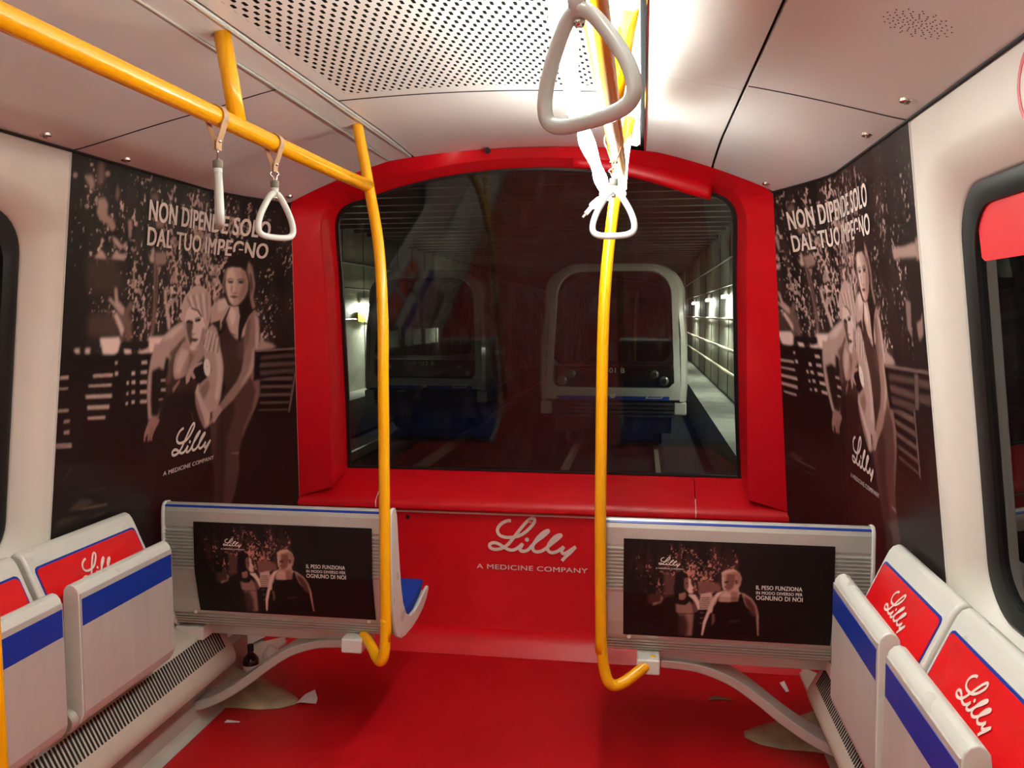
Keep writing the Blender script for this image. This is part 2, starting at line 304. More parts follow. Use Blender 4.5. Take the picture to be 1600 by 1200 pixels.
ART_POSTER = json.loads('''[[[66,50,45],22,[85,1604,214,1615,248,1544,208,1511,96,1531]],[[78,58,52],20,[103,1452,213,1457,263,1392,161,1389,108,1395]],[[112,87,79],6,[233,1490,273,1471,293,1494,310,1486,287,1449,274,1394,266,1364,254,1364,262,1408,239,1452]],[[186,154,144],5,[213,1533,224,1533,233,1495,265,1474,262,1452,236,1464,187,1499,197,1503,220,1487]],[[206,174,164],5,[217,1452,230,1461,260,1425,271,1408,259,1390,247,1411]],[[112,87,79],14,[271,1447,302,1452,310,1379,281,1369]],[[196,164,154],4,[467,1535,483,1535,485,1500,507,1452,517,1437,516,1404,503,1407,490,1452,474,1499]],[[160,130,121],3,[296,1593,302,1593,309,1536,303,1535]],[[186,154,144],3,[561,1550,568,1550,577,1477,570,1477]],[[120,92,84],5,[401,1636,424,1638,433,1493,425,1388,410,1388,413,1493]],[[52,38,35],2,[412,1611,417,1611,430,1475,425,1475]],[[150,118,108],5,[402,1648,460,1652,465,1616,417,1611]],[[234,204,194],5,[160,1386,203,1386,248,1387,257,1372,247,1343,225,1333,180,1336,173,1356]],[[214,184,174],4,[51,1358,73,1360,78,1339,69,1339]],[[214,184,174],4,[99,1359,120,1359,118,1336,102,1337]],[[226,196,186],4,[275,1352,309,1348,316,1332,283,1333]],[[226,196,186],4,[346,1338,401,1347,403,1331,353,1332]],[[238,206,196],6,[401,1382,488,1382,514,1388,442,1330,404,1332]],[[24,18,17],3,[257,1368,397,1371,403,1353,342,1347,276,1355]],[[160,130,121],5,[117,1775,144,1782,160,1766,158,1736,188,1727,202,1705,186,1693,160,1712,131,1718,115,1734]],[[160,130,121],8,[54,1826,84,1834,98,1816,93,1792,73,1809]],[[112,87,79],9,[110,1872,130,1879,139,1834,118,1810,108,1820]],[[160,130,121],3,[27,1825,26,1821,23,1818,19,1816,14,1816,11,1818,9,1822,10,1826,13,1829,18,1830,22,1830,26,1828]],[[160,130,121],3,[161,1850,160,1846,156,1843,151,1841,146,1841,142,1843,140,1847,141,1851,145,1854,150,1856,155,1856,159,1854]],[[186,154,144],4,[189,1615,209,1639,237,1628,258,1637,252,1615]],[[186,154,144],4,[114,1613,139,1634,155,1628,169,1613]],[[186,154,144],4,[187,1679,211,1672,235,1654,258,1670,255,1652,223,1647,199,1659]],[[160,130,121],5,[257,1732,276,1734,277,1687,267,1676]],[[112,87,79],5,[197,1831,210,1803,202,1779,190,1791]],[[186,154,144],4,[366,1647,379,1631,392,1665,398,1659,400,1618,383,1617]],[[112,87,79],6,[360,1818,393,1829,406,1811,368,1802]],[[140,110,101],6,[396,1751,442,1756,440,1729,402,1725]],[[26,19,18],4,[-11,1353,221,1337,442,1331,443,1250,422,1127,404,973,7,1045]],[[30,22,20],4,[256,1368,403,1370,396,1350,273,1352]],[[26,19,18],3,[1030,1314,1252,1305,1318,1010,1078,1038]],[[182,152,143],2,[138,1283,229,1280,230,1271,143,1274]],[[182,152,143],2,[121,1254,228,1249,228,1242,125,1248]],[[182,152,143],2,[111,1226,231,1218,232,1207,115,1216]],[[182,152,143],2,[121,1194,222,1187,223,1175,126,1183]],[[182,152,143],2,[126,1161,206,1155,207,1147,130,1154]],[[160,132,124],2,[-5,1287,36,1287,37,1278,-5,1279]],[[160,132,124],2,[-3,1256,37,1255,37,1250,-2,1251]],[[160,132,124],2,[-5,1197,44,1194,45,1187,-4,1190]],[[160,132,124],2,[27,1164,51,1164,51,1156,28,1156]],[[160,132,124],2,[30,1134,52,1134,53,1124,31,1125]],[[160,132,124],2,[-3,1103,65,1095,66,1083,-3,1091]],[[196,166,156],1.5,[370,1309,400,1309,401,1298,371,1299]],[[196,166,156],1.5,[369,1278,402,1277,404,1267,370,1269]],[[196,166,156],1.5,[369,1247,406,1245,407,1235,370,1237]],[[196,166,156],1.5,[372,1216,410,1214,411,1203,373,1206]],[[196,166,156],1.5,[376,1184,413,1182,414,1172,377,1175]],[[196,166,156],1.5,[322,1279,339,1279,340,1268,323,1268]],[[196,166,156],1.5,[325,1250,343,1250,345,1239,326,1240]],[[196,166,156],1.5,[328,1219,345,1219,346,1208,329,1209]],[[196,166,156],1.5,[331,1188,347,1187,348,1177,333,1177]],[[196,166,156],1.5,[240,1284,254,1284,255,1273,241,1273]],[[196,166,156],1.5,[237,1314,248,1315,249,1307,238,1306]],[[196,166,156],1.5,[300,1250,310,1250,311,1240,301,1240]],[[196,166,156],1.5,[302,1216,312,1217,313,1207,303,1207]],[[196,166,156],1.5,[302,1185,312,1185,313,1177,303,1177]],[[196,166,156],1.5,[486,1243,513,1242,514,1234,487,1235]],[[196,166,156],1.5,[487,1213,516,1212,517,1200,488,1202]],[[196,166,156],1.5,[480,1179,501,1178,502,1171,481,1173]],[[96,74,68],3,[1043,1308,1249,1302,1246,1299,1044,1305]],[[96,74,68],3,[1048,1283,1238,1276,1235,1272,1049,1280]],[[96,74,68],3,[1061,1268,1238,1261,1239,1243,1064,1251]],[[96,74,68],3,[1067,1236,1241,1228,1242,1210,1070,1219]],[[96,74,68],3,[1076,1206,1242,1197,1242,1181,1078,1192]],[[96,74,68],3,[1082,1172,1246,1162,1245,1149,1084,1161]],[[96,74,68],3,[1084,1139,1249,1127,1248,1115,1086,1128]],[[96,74,68],3,[1091,1105,1248,1092,1246,1084,1093,1097]],[[96,74,68],3,[1088,1075,1246,1060,1243,1055,1089,1070]],[[150,120,110],6,[1039,1328,1113,1329,1109,1312,1038,1312]],[[120,96,90],2,[1247,1290,1255,1288,1258,1045,1250,1047]],[[70,54,50],5,[66,900,113,923,164,913,173,902,123,894]],[[92,72,66],3,[101,899,240,884,245,877,137,888]],[[70,54,50],3,[162,859,234,860,231,854,170,855]],[[60,46,42],4,[14,877,54,886,124,872,83,867,29,864]],[[60,46,42],2,[143,943,231,937,235,933,148,938]],[[66,50,46],2,[32,990,72,1028,76,1025,41,993]],[[120,96,90],2,[-4,1096,65,1095,65,1092,-2,1090]],[[84,57,51],5,[1043,1247,1071,1209,1083,1145,1076,1092,1051,1022,1024,959,1018,907,1034,837,1027,751,1011,705,903,729,894,831,855,934,827,1044,876,1094,894,1149,925,1178]],[[128,93,84],6,[1027,1241,1068,1212,1083,1138,1070,1083,1039,1017,1021,966,1024,1005,1057,1081,1061,1153,1030,1202]],[[58,40,36],12,[890,1174,932,1184,968,1078,941,978,959,818,967,714,903,729,878,898,877,1025]],[[140,104,94],2,[974,917,1018,913,1018,903,978,911]],[[150,112,102],6,[1024,1272,1046,1259,1068,1227,1074,1200,1056,1194,1019,1208,1009,1182,1009,1209]],[[66,46,41],5,[836,1381,871,1409,1005,1407,1041,1294,1040,1248,1024,1208,991,1176,914,1161,885,1210,865,1302]],[[88,64,57],14,[932,1341,993,1395,1000,1283,946,1286]],[[196,162,150],4,[860,1489,910,1490,926,1454,959,1425,974,1447,964,1373,928,1360,890,1386,862,1433]],[[222,194,182],4,[877,1486,905,1461,906,1432,895,1411,876,1440,868,1468]],[[60,42,38],2,[860,1433,872,1404,895,1384,931,1374,896,1378,869,1395,856,1419]],[[188,156,146],4,[770,1480,806,1503,839,1514,870,1489,862,1447,840,1419,839,1398,808,1426,773,1424]],[[52,37,34],3,[785,1423,830,1435,835,1405,824,1391]],[[214,186,176],8,[806,1503,839,1513,865,1489,837,1468,813,1461]],[[56,40,36],2,[837,1422,863,1472,870,1486,874,1479,859,1436,846,1415]],[[150,116,106],4,[970,1469,997,1472,1021,1435,1035,1375,1047,1277,979,1280,966,1351,968,1403]],[[150,116,106],4,[975,1304,1046,1281,1030,1226,999,1183,950,1128,890,1086,839,1052,794,1035,782,1045,810,1063,821,1083,870,1106,915,1153,957,1198,974,1241]],[[196,162,152],6,[997,1461,1020,1432,1034,1375,1045,1288,1029,1281,1020,1357,1011,1413]],[[190,156,146],6,[1011,1325,1036,1309,1041,1271,1025,1226,989,1184,980,1181,1006,1228,1016,1276]],[[110,82,74],10,[962,1421,984,1447,986,1358,977,1303]],[[176,142,132],3,[805,1099,824,1112,880,1113,899,1096,876,1069,854,1050,842,1055,849,1080,822,1076,811,1056,786,1038,778,1048,809,1070]],[[40,28,26],2,[816,1091,836,1096,835,1074,823,1058]],[[34,25,23],3,[881,1677,851,1661,828,1632,816,1600,818,1565,836,1524,860,1489,887,1483,913,1486,927,1447,926,1411,933,1359,947,1352,951,1396,969,1447,997,1476,980,1520,983,1560,968,1603,946,1642,923,1669,899,1679]],[[150,116,106],4,[930,1655,953,1631,978,1567,977,1520,996,1482,983,1476,963,1520,958,1570,930,1619]],[[52,38,34],3,[943,1613,954,1603,969,1560,968,1527,960,1567]],[[130,100,92],3,[822,1607,836,1629,835,1608,828,1566,841,1531,831,1538,819,1572]],[[186,152,141],3,[833,1597,835,1621,857,1628,896,1628,922,1612,941,1580,945,1545,933,1515,912,1492,889,1486,867,1502,850,1528,836,1563]],[[214,184,172],8,[836,1597,838,1618,862,1625,878,1599,883,1557,881,1518,886,1490,867,1504,850,1531,838,1563]],[[150,114,104],9,[895,1625,922,1612,941,1580,945,1544,933,1515,912,1493,907,1533,919,1565,908,1601]],[[44,30,28],2,[873,1574,872,1571,866,1569,859,1568,852,1569,846,1571,843,1573,845,1576,850,1578,857,1579,865,1579,871,1577]],[[44,30,28],2,[923,1575,922,1573,917,1570,909,1569,902,1570,896,1572,894,1574,895,1577,900,1580,907,1581,915,1580,921,1578]],[[62,44,40],1.5,[841,1582,855,1588,874,1584,874,1581,856,1584,842,1577]],[[62,44,40],1.5,[889,1583,903,1589,924,1584,924,1580,904,1585,891,1579]],[[120,88,80],4,[863,1567,871,1560,871,1535,866,1537]],[[120,88,80],2,[868,1537,881,1534,899,1537,897,1533,881,1530,870,1533]],[[96,60,56],1.5,[864,1523,882,1525,906,1522,909,1520,887,1514,867,1518]],[[180,148,138],4,[594,1430,565,1423,516,1403,482,1384,456,1355,434,1309,598,1301,628,1352,621,1402]],[[180,148,138],4,[434,1360,417,1299,411,1247,412,1201,421,1156,429,1118,446,1116,484,1116,491,1149,493,1199,496,1247,530,1293,592,1354]],[[34,24,22],6,[428,1274,469,1285,494,1274,505,1316,528,1309,518,1245,520,1197,492,1142,481,1118,442,1124,432,1180,430,1230]],[[190,160,150],2,[484,1242,511,1241,512,1234,485,1235]],[[190,160,150],2,[488,1211,515,1210,516,1201,489,1203]],[[190,160,150],2,[479,1178,503,1177,503,1173,480,1174]],[[214,186,176],10,[588,1425,533,1406,491,1382,481,1370,536,1378,574,1402,602,1412]],[[110,82,74],5,[609,1382,620,1365,581,1341,544,1313,528,1308,525,1330,563,1351]],[[172,138,128],4,[626,1368,730,1345,761,1361,757,1292,569,1302,586,1350]],[[172,138,128],4,[568,1352,553,1311,550,1272,558,1245,567,1235,595,1235,636,1246,712,1285,741,1315,750,1345]],[[206,176,166],10,[594,1338,569,1297,566,1255,593,1249,613,1281,644,1326]],[[126,94,86],9,[644,1326,683,1311,640,1259,629,1250,648,1292]],[[62,43,38],4,[597,1361,560,1323,548,1285,551,1249,566,1233,607,1232,646,1212,694,1232,736,1301,772,1327,769,1300,758,1238,713,1207,702,1180,720,1109,772,1043,755,975,565,1005,494,1078,491,1149,520,1197,514,1242,529,1299,579,1358]],[[100,72,64],4,[592,1354,580,1355,529,1296,518,1245,517,1223,538,1228,549,1253,545,1285,558,1320]],[[36,26,24],16,[521,1190,700,1191,720,1109,772,1043,755,975,565,1005,490,1065,495,1142]],[[150,112,102],3,[556,1207,595,1233,599,1224,562,1190]],[[84,60,54],3,[685,1113,691,1113,710,1069,703,1070]],[[150,112,102],3,[433,1116,467,1118,490,1110,489,1098,471,1081,467,1075,458,1060,455,1042,449,1044,446,1065,441,1044,434,1042,431,1071,419,1060,416,1043,410,1049,412,1076,422,1094]],[[70,48,44],1.5,[444,1088,447,1087,443,1056,441,1057]],[[70,48,44],1.5,[457,1092,459,1091,455,1061,452,1061]],[[186,154,144],4,[755,1399,786,1419,814,1405,837,1362,860,1287,750,1292,743,1344]],[[186,154,144],4,[763,1345,845,1331,863,1295,876,1251,879,1207,880,1142,868,1103,816,1095,766,1136,731,1174,731,1205,780,1226,807,1252,769,1300]],[[208,180,170],10,[811,1340,847,1317,868,1266,876,1200,866,1136,841,1138,853,1213,836,1286]],[[140,106,98],10,[737,1198,788,1220,805,1192,783,1158,758,1147,734,1177]],[[206,174,164],4,[717,1206,727,1206,729,1181,758,1147,804,1107,822,1083,813,1045,778,1049,746,1089,716,1137,704,1180]],[[140,104,95],6,[707,1180,733,1136,773,1082,792,1048,778,1049,743,1089,714,1138]],[[206,176,166],2,[751,1399,771,1399,756,1337,746,1332,738,1338]],[[70,50,46],1.5,[772,1392,778,1392,761,1333,757,1334]],[[206,176,166],2,[775,1395,796,1395,774,1326,764,1321,756,1327]],[[70,50,46],1.5,[797,1388,802,1388,780,1322,775,1322]],[[206,176,166],2,[800,1388,817,1387,806,1321,795,1316,787,1322]],[[70,50,46],1.5,[818,1380,822,1380,811,1317,806,1318]],[[206,176,166],2,[817,1370,833,1369,833,1316,824,1311,818,1317]],[[70,50,46],1.5,[834,1362,838,1362,837,1313,833,1313]],[[22,15,14],3,[699,1262,738,1291,763,1296,779,1233,760,1224,729,1210,699,1221,692,1246]],[[186,150,140],3,[689,1268,678,1254,700,1232,685,1228,667,1241,658,1221,640,1213,634,1240,652,1262,687,1280,738,1287,739,1280]],[[240,220,208],1.5,[798,1263,799,1246,793,1234,782,1230,769,1235,757,1248,749,1264,748,1281,753,1293,764,1297,777,1292,790,1280]],[[200,176,166],1,[776,1266,775,1264,774,1263,772,1263,770,1263,768,1265,767,1267,768,1268,769,1270,771,1270,773,1269,775,1268]],[[192,162,152],3,[668,1557,627,1543,590,1512,575,1481,584,1451,600,1428,632,1415,722,1400,755,1399,766,1426,773,1468,762,1516,730,1542,694,1554]],[[204,174,162],2,[645,1566,655,1584,670,1590,698,1594,701,1586,678,1580,682,1561,663,1555]],[[150,120,110],4,[601,1512,608,1515,649,1474,644,1470]],[[222,196,186],4,[621,1515,628,1518,666,1467,662,1464]],[[150,120,110],4,[641,1518,648,1521,684,1461,680,1457]],[[222,196,186],4,[662,1522,669,1524,702,1454,698,1451]],[[150,120,110],4,[683,1525,690,1528,721,1447,716,1444]],[[222,196,186],4,[704,1528,712,1531,739,1440,735,1437]],[[150,120,110],4,[726,1531,733,1534,758,1433,753,1430]],[[222,192,182],3,[610,1467,635,1482,686,1472,716,1446,742,1410,744,1379,729,1348,690,1329,655,1331,635,1355,613,1402,604,1434]],[[96,70,64],6,[611,1434,651,1434,660,1414,652,1391,663,1367,653,1348,644,1348,624,1382,612,1408]],[[160,126,116],8,[721,1407,741,1406,742,1379,729,1348,693,1331,680,1333,709,1356]],[[34,24,22],2,[610,1430,629,1436,658,1429,656,1422,634,1425,615,1424]],[[34,24,22],2,[667,1436,691,1441,705,1442,704,1432,683,1428,667,1430]],[[60,42,38],1.5,[663,1440,690,1446,706,1445,691,1443,666,1437]],[[110,80,72],2,[647,1394,664,1386,679,1390,677,1386,664,1382,649,1388]],[[70,44,42],2,[643,1371,665,1373,699,1369,701,1366,677,1358,648,1364]],[[110,84,76],3,[635,1480,687,1471,716,1445,706,1445,678,1466,636,1474]]]''')
ART_RIGHT = json.loads('''[[[26,19,18],4,[1023,1316,1398,1318,1407,1234,1041,1192]],[[120,94,88],3,[1029,1315,1383,1319,1387,1313,1034,1308]],[[80,60,55],4,[1063,1291,1272,1295,1268,1280,1059,1276]],[[88,66,60],4,[1062,1263,1263,1259,1259,1243,1063,1245]],[[80,60,55],4,[1066,1231,1256,1231,1258,1217,1074,1212]],[[84,62,57],4,[1306,1297,1378,1298,1378,1279,1301,1279]],[[80,60,55],4,[1302,1261,1379,1262,1379,1241,1296,1239]],[[96,76,70],3,[1275,1306,1305,1306,1289,1221,1260,1217]],[[160,130,122],6,[1183,1615,1260,1611,1359,1613,1382,1581,1253,1586,1193,1587]],[[150,120,112],5,[1361,1620,1388,1624,1391,1577,1364,1572]],[[130,104,96],6,[1255,1486,1292,1478,1283,1421,1286,1392,1253,1417]],[[130,104,96],6,[1323,1428,1356,1436,1371,1456,1363,1401,1333,1387]],[[170,140,130],7,[1048,1354,1097,1340,1131,1323,1037,1317]]]''')
ART_SEAT = json.loads('''[[[84,50,45],14,[125,205,159,194,154,139,123,127]],[[120,72,64],12,[226,182,250,186,288,178,293,156,226,147]],[[176,132,120],8,[90,100,116,112,121,127,111,137,97,123]],[[70,42,38],12,[77,135,116,144,116,112,77,105]],[[196,154,142],5,[232,145,264,151,269,135,263,97,234,93,232,123]],[[60,40,36],2,[235,133,260,136,260,134,235,131]],[[60,40,36],2,[235,126,260,130,261,128,235,124]],[[60,40,36],2,[235,120,260,123,261,121,235,118]],[[60,40,36],2,[235,113,260,117,261,115,235,111]],[[60,40,36],2,[235,107,260,110,261,108,235,105]],[[60,40,36],2,[235,100,261,104,261,102,236,98]],[[18,12,11],4,[227,92,256,95,245,8,214,6,213,81]],[[120,84,76],3,[231,85,244,86,243,83,231,82]],[[120,84,76],3,[231,67,244,69,243,66,231,64]],[[120,84,76],3,[232,50,245,51,244,48,232,47]],[[20,13,12],5,[158,204,173,212,187,208,195,196,188,171,188,135,167,119,157,129,152,159]],[[120,76,68],6,[183,190,197,195,202,186,197,174,193,151,184,160]],[[206,162,150],4,[196,194,202,188,204,174,210,165,213,162,207,157,212,152,207,145,198,146,193,156,197,166]],[[24,15,14],3,[188,177,194,178,195,174,188,173]],[[150,104,94],5,[169,142,188,148,189,131,181,123,169,124]],[[26,17,15],5,[113,81,119,117,130,129,159,129,167,117,189,115,210,132,232,83,233,7,115,0]],[[150,108,97],9,[160,109,174,106,189,107,200,119,210,106,213,84,212,51,209,6,190,4,185,55,162,84]],[[66,42,38],22,[170,77,189,75,199,45,197,5,171,3]],[[222,186,174],6,[195,141,217,142,230,118,232,95,226,92,217,117,208,129]],[[110,74,67],6,[210,127,220,109,226,92,223,85,215,84,213,107]],[[14,9,9],3,[167,119,172,113,184,112,193,118,196,128,197,116,189,108,177,108,168,112]],[[24,16,14],2,[114,76,213,80,213,78,114,74]],[[176,128,114],4,[294,213,306,221,327,225,345,215,352,198,348,176,343,168,346,156,361,152,383,138,397,116,405,87,408,17,404,17,398,87,353,124,284,123,270,105,261,87,247,43,242,7,239,7,243,53,254,91,267,135,283,150,300,159,297,171,295,188]],[[118,70,60],9,[308,209,334,212,335,190,328,168,316,158,305,161,307,184]],[[198,148,128],5,[293,212,306,221,327,225,339,220,320,216,304,209,297,203]],[[150,96,80],8,[322,217,344,213,351,198,347,176,340,181,337,203]],[[84,50,44],4,[333,193,341,193,341,181,335,178]],[[24,15,14],3,[302,186,311,189,316,186,307,181,302,182]],[[206,160,148],4,[295,201,299,201,299,176,305,161,297,171]],[[72,38,36],2,[301,171,307,172,307,168,302,168]],[[190,148,134],8,[293,146,307,153,321,147,319,125,289,123]],[[140,92,80],10,[321,157,342,158,345,129,324,125]],[[84,46,38],12,[357,149,380,135,395,111,400,82,389,81,364,120]],[[16,11,10],4,[293,156,300,156,287,141,286,123,315,122,324,125,343,128,346,149,354,154,362,124,379,86,398,77,404,17,275,9,277,45,275,100,279,120]],[[214,174,160],6,[281,150,300,157,284,140,271,110,268,87,254,81,256,99,267,130]],[[226,188,174],4,[254,86,262,87,250,48,243,10,239,9,243,53]],[[110,74,66],5,[268,84,276,80,277,57,269,44]],[[60,34,30],6,[316,63,354,67,351,60,318,56]]]''')
def vnoise(X, Z, cx, cz_, rng):
    gx, gz = (X - X.min()) / cx, (Z - Z.min()) / cz_; G = rng.rand(int(gz.max()) + 3, int(gx.max()) + 3)
    ix, iz = gx.astype(int), gz.astype(int); fx_, fz = gx - ix, gz - iz; fx_ = fx_ * fx_ * (3 - 2 * fx_); fz = fz * fz * (3 - 2 * fz)
    return (G[iz, ix] * (1 - fx_) + G[iz, ix + 1] * fx_) * (1 - fz) + (G[iz + 1, ix] * (1 - fx_) + G[iz + 1, ix + 1] * fx_) * fz
def foliage(img, X, Z, rng, clumps, cell, hi, mid, zmin):
    """leafy background print: thresholded noise, denser inside the clumps"""
    d = np.zeros_like(X)
    for a, b, sa, sb, k in clumps: d = np.maximum(d, k * np.exp(-((X - a) / sa) ** 2 * .5 - ((Z - b) / sb) ** 2 * .5))
    d = d * (.45 + .9 * vnoise(X, Z, cell * 6, cell * 9, rng)); d = np.where(Z > zmin, d, 0)
    f = .5 * vnoise(X, Z, cell, cell * 1.35, rng) + .3 * vnoise(X, Z, cell * .5, cell * .6, rng) + .2 * vnoise(X, Z, cell * 2.2, cell * 3, rng)
    m = (np.clip((f - (.82 - .40 * np.clip(d, 0, 1.15))) / .07, 0, 1) * np.clip(d * 6 - .6, 0, 1))[..., None]
    t = (.35 + .65 * vnoise(X, Z, cell * 1.6, cell * 2, rng))[..., None]
    soft = (np.clip(d, 0, 1) * np.clip(vnoise(X, Z, cell * 2.5, cell * 8, rng) * 1.7 - .45, 0, 1))[..., None]
    h, q = np.array(srgb(hi)[:3]), np.array(srgb(mid)[:3])
    img[:] = img * (1 - soft) + q * soft
    img[:] = img * (1 - m) + h * t * m
def poster_image():
    res = .0025; H, W = int(1.5 / res), int(1.46 / res); x0, z0 = -.02, .42
    img = np.zeros((H, W, 3)) + np.array(srgb((34, 26, 24))[:3])
    rng = np.random.RandomState(4)
    X, Z = np.meshgrid(x0 + np.arange(W) * res, z0 + np.arange(H) * res)
    fog = foliage(img, X, Z, rng, [(.15, 1.68, .09, .12, .55), (.30, 1.68, .10, .10, .75), (.36, 1.52, .09, .12, .95), (.50, 1.56, .10, .16, 1.0), (.66, 1.66, .14, .13, 1.0), (.74, 1.56, .09, .12, 1.05), (.60, 1.42, .1, .1, .9),
        (.22, 1.45, .08, .08, .5), (.85, 1.80, .12, .07, .6), (.5, 1.80, .2, .06, .6), (1.04, 1.48, .05, .14, .5), (1.06, 1.34, .05, .05, .7), (1.22, 1.55, .06, .16, .55), (1.3, 1.72, .06, .1, .55), (1.12, 1.72, .05, .12, .45), (.1, 1.80, .06, .05, .5)], .0092, (210, 176, 166), (72, 54, 49), 1.335)
    paint(img, [s for s in ART_POSTER], x0, z0, res, .42)
    img2 = img
    paint(img2, ART_RIGHT, x0, z0, res, .4)
    return img2, x0, z0, res
def seat_image():
    res = .0016; H, W = int(.34 / res), int(.66 / res); x0, z0 = -.02, -.02
    img = np.zeros((H, W, 3)) + np.array(srgb((22, 14, 13))[:3])
    X, Z = np.meshgrid(x0 + np.arange(W) * res, z0 + np.arange(H) * res)
    foliage(img, X, Z, np.random.RandomState(3), [(.16, .235, .03, .05, .55), (.20, .22, .035, .04, .95), (.25, .20, .03, .03, .8), (.275, .235, .03, .04, .95), (.30, .21, .03, .03, 1.0), (.25, .155, .03, .04, .9), (.11, .17, .03, .05, .6), (.06, .23, .03, .04, .35), (.33, .24, .03, .03, .5)], .0042, (206, 132, 116), (84, 44, 38), .10)
    rng = random.Random(9); sh = []
    for i in range(90):
        a, b = rng.uniform(.02, .6), rng.uniform(.0, .085); l = rng.uniform(.004, .014); c = (64, 44, 40) if a < .42 else (38, 26, 24)
        sh.append((c, .6, [1000 * q for q in (a, b, a + l, b, a + l, b + .0012, a, b + .0012)]))
    paint(img, sh, x0, z0, res, .4); paint(img, ART_SEAT, x0, z0, res, .22)
    return img, x0, z0, res
def print_mesh(name, nx, nz, pos, uv, image, parent=None):
    """dense sheet whose vertices carry the printed colours"""
    img, x0, z0, res = image
    P = np.empty((nz, nx, 3)); U = np.empty((nz, nx, 2))
    for j in range(nz):
        for i in range(nx):
            s, t = i / (nx - 1), j / (nz - 1); P[j, i] = pos(s, t); U[j, i] = uv(s, t, P[j, i])
    idx = np.arange(nx * nz).reshape(nz, nx)
    q = np.stack([idx[:-1, :-1], idx[:-1, 1:], idx[1:, 1:], idx[1:, :-1]], -1).reshape(-1, 4)
    me = bpy.data.meshes.new(name); me.vertices.add(nx * nz); me.vertices.foreach_set('co', P.reshape(-1))
    me.loops.add(q.size); me.loops.foreach_set('vertex_index', q.reshape(-1)); me.polygons.add(len(q))
    me.polygons.foreach_set('loop_start', np.arange(len(q)) * 4); me.polygons.foreach_set('loop_total', np.full(len(q), 4))
    me.update(calc_edges=True)
    a = me.color_attributes.new('print', 'FLOAT_COLOR', 'POINT')
    fu = np.clip((U[..., 0] - x0) / res, 0, img.shape[1] - 1.01); fv = np.clip((U[..., 1] - z0) / res, 0, img.shape[0] - 1.01)
    iu, iv = fu.astype(int), fv.astype(int); du, dv = (fu - iu)[..., None], (fv - iv)[..., None]
    c = img[iv, iu] * (1 - du) * (1 - dv) + img[iv, iu + 1] * du * (1 - dv) + img[iv + 1, iu] * (1 - du) * dv + img[iv + 1, iu + 1] * du * dv
    c4 = np.concatenate([c, np.ones(c.shape[:2] + (1,))], -1); a.data.foreach_set('color', c4.reshape(-1).astype(np.float32))
    for p in me.polygons: p.use_smooth = True
    return link(name, me, PRINT, parent)
# ================================================================ SETTING
YB = -4.6     # rear end of the car
# floor
b = B(); nx, ny = 20, 60
b.box(-1.092, 1.092, YB, 3.40, -.04, 0)
struct(b.obj('floor', REDFLOOR))
for sg, k_ in ((-1, 25), (1, 26)):   # beige floor corner beyond the heater boxes
    b = B(); b.box(*sorted((sg * 1.092, sg * 1.26)), 2.70, 3.56, -.04, .012); struct(b.obj('trim_%d' % k_, BEIGE))
# skirts under the heater boxes
for sg, side in ((-1, 'left'), (1, 'right')):
    prof = [(1.06, .0005), (1.085, .012), (1.092, .03), (1.092, .19), (1.14, .19), (1.14, -.03), (1.06, -.03)]
    b = B(); b.loft([[(sg * p[0], y, p[1]) for p in prof] for y in (YB, 3.0)])
    struct(b.obj('baseboard_' + side, SKIRT))
# side walls with windows
def rrect(y0, y1, z0, z1, r, n=8):
    o = []
    for (cy, cz_, a0) in ((y1 - r, z1 - r, 0), (y0 + r, z1 - r, 90), (y0 + r, z0 + r, 180), (y1 - r, z0 + r, 270)):
        for k in range(n + 1):
            a = math.radians(a0 + 90 * k / n); o.append((cy + r * math.cos(a), cz_ + r * math.sin(a)))
    return o
WINS = [(.42, 1.91, .80, 1.715), (-1.75, -.25, .80, 1.715)]
def side_wall(sg, side):
    b = B()
    spans = [(-.05, 2.01, WINS[0]), (-2.1, -.05, WINS[1])]
    for (ya, yb, (y0, y1, z0, z1)) in spans:
        n = 8; inner = rrect(y0, y1, z0, z1, .11, n); m1 = .075
        mid = rrect(y0 - m1, y1 + m1, z0 - m1, z1 + m1, .15, n)
        outer = []
        zb, zt = .03, 1.881; cy, cz_ = (ya + yb) / 2, (zb + zt) / 2
        for (y, z) in mid:   # project to the outer rectangle
            dy, dz = y - cy, z - cz_; outer.append((y, z))
        cor = [(yb, zt), (ya, zt), (ya, zb), (yb, zb)]
        rows = []
        oo = []
        for c in range(4):
            for k in range(n + 1):
                y, z = mid[c * (n + 1) + k]; Y0, Z0 = cor[c]
                if c in (0, 2):
                    oo.append((Y0, z) if k < n / 2 else (y, Z0)) if k != n // 2 else oo.append((Y0, Z0))
                else:
                    oo.append((y, Z0) if k < n / 2 else (Y0, z)) if k != n // 2 else oo.append((Y0, Z0))
        rows.append([(sg * xw(z), y, z) for y, z in oo])
        rows.append([(sg * xw(z), y, z) for y, z in mid])
        for f in (.25, .5, .7, .85, .95, 1.0):
            d = .055 * f ** 2.2
            rows.append([(sg * (xw(a[1] * (1 - f) + c_[1] * f) + d), a[0] * (1 - f) + c_[0] * f, a[1] * (1 - f) + c_[1] * f) for a, c_ in zip(mid, inner)])
        rows.append([(sg * (xw(z) + .10), y, z) for y, z in inner])
        b.grid(rows, closeu=True)
    # nose part and plain rear part
    ys = [2.01 + i * .07 for i in range(30)]
    rows = []
    for j in range(40):
        z = .03 + (1.881 - .03) * j / 39; xb, Yb = bnd(z)
        rows.append([(sg * wallx(2.01 + (Yb - 2.01) * i / 29, z), 2.01 + (Yb - 2.01) * i / 29, z) for i in range(30)])
    b.grid(rows)
    b.grid([[(sg * xw(z), y, z) for y in (YB, -2.1)] for z in (.03, 1.881)])
    o = b.obj('wall_' + side, WHITEWALL, weld=True, smooth=True, sharp=.7)
    return struct(o)
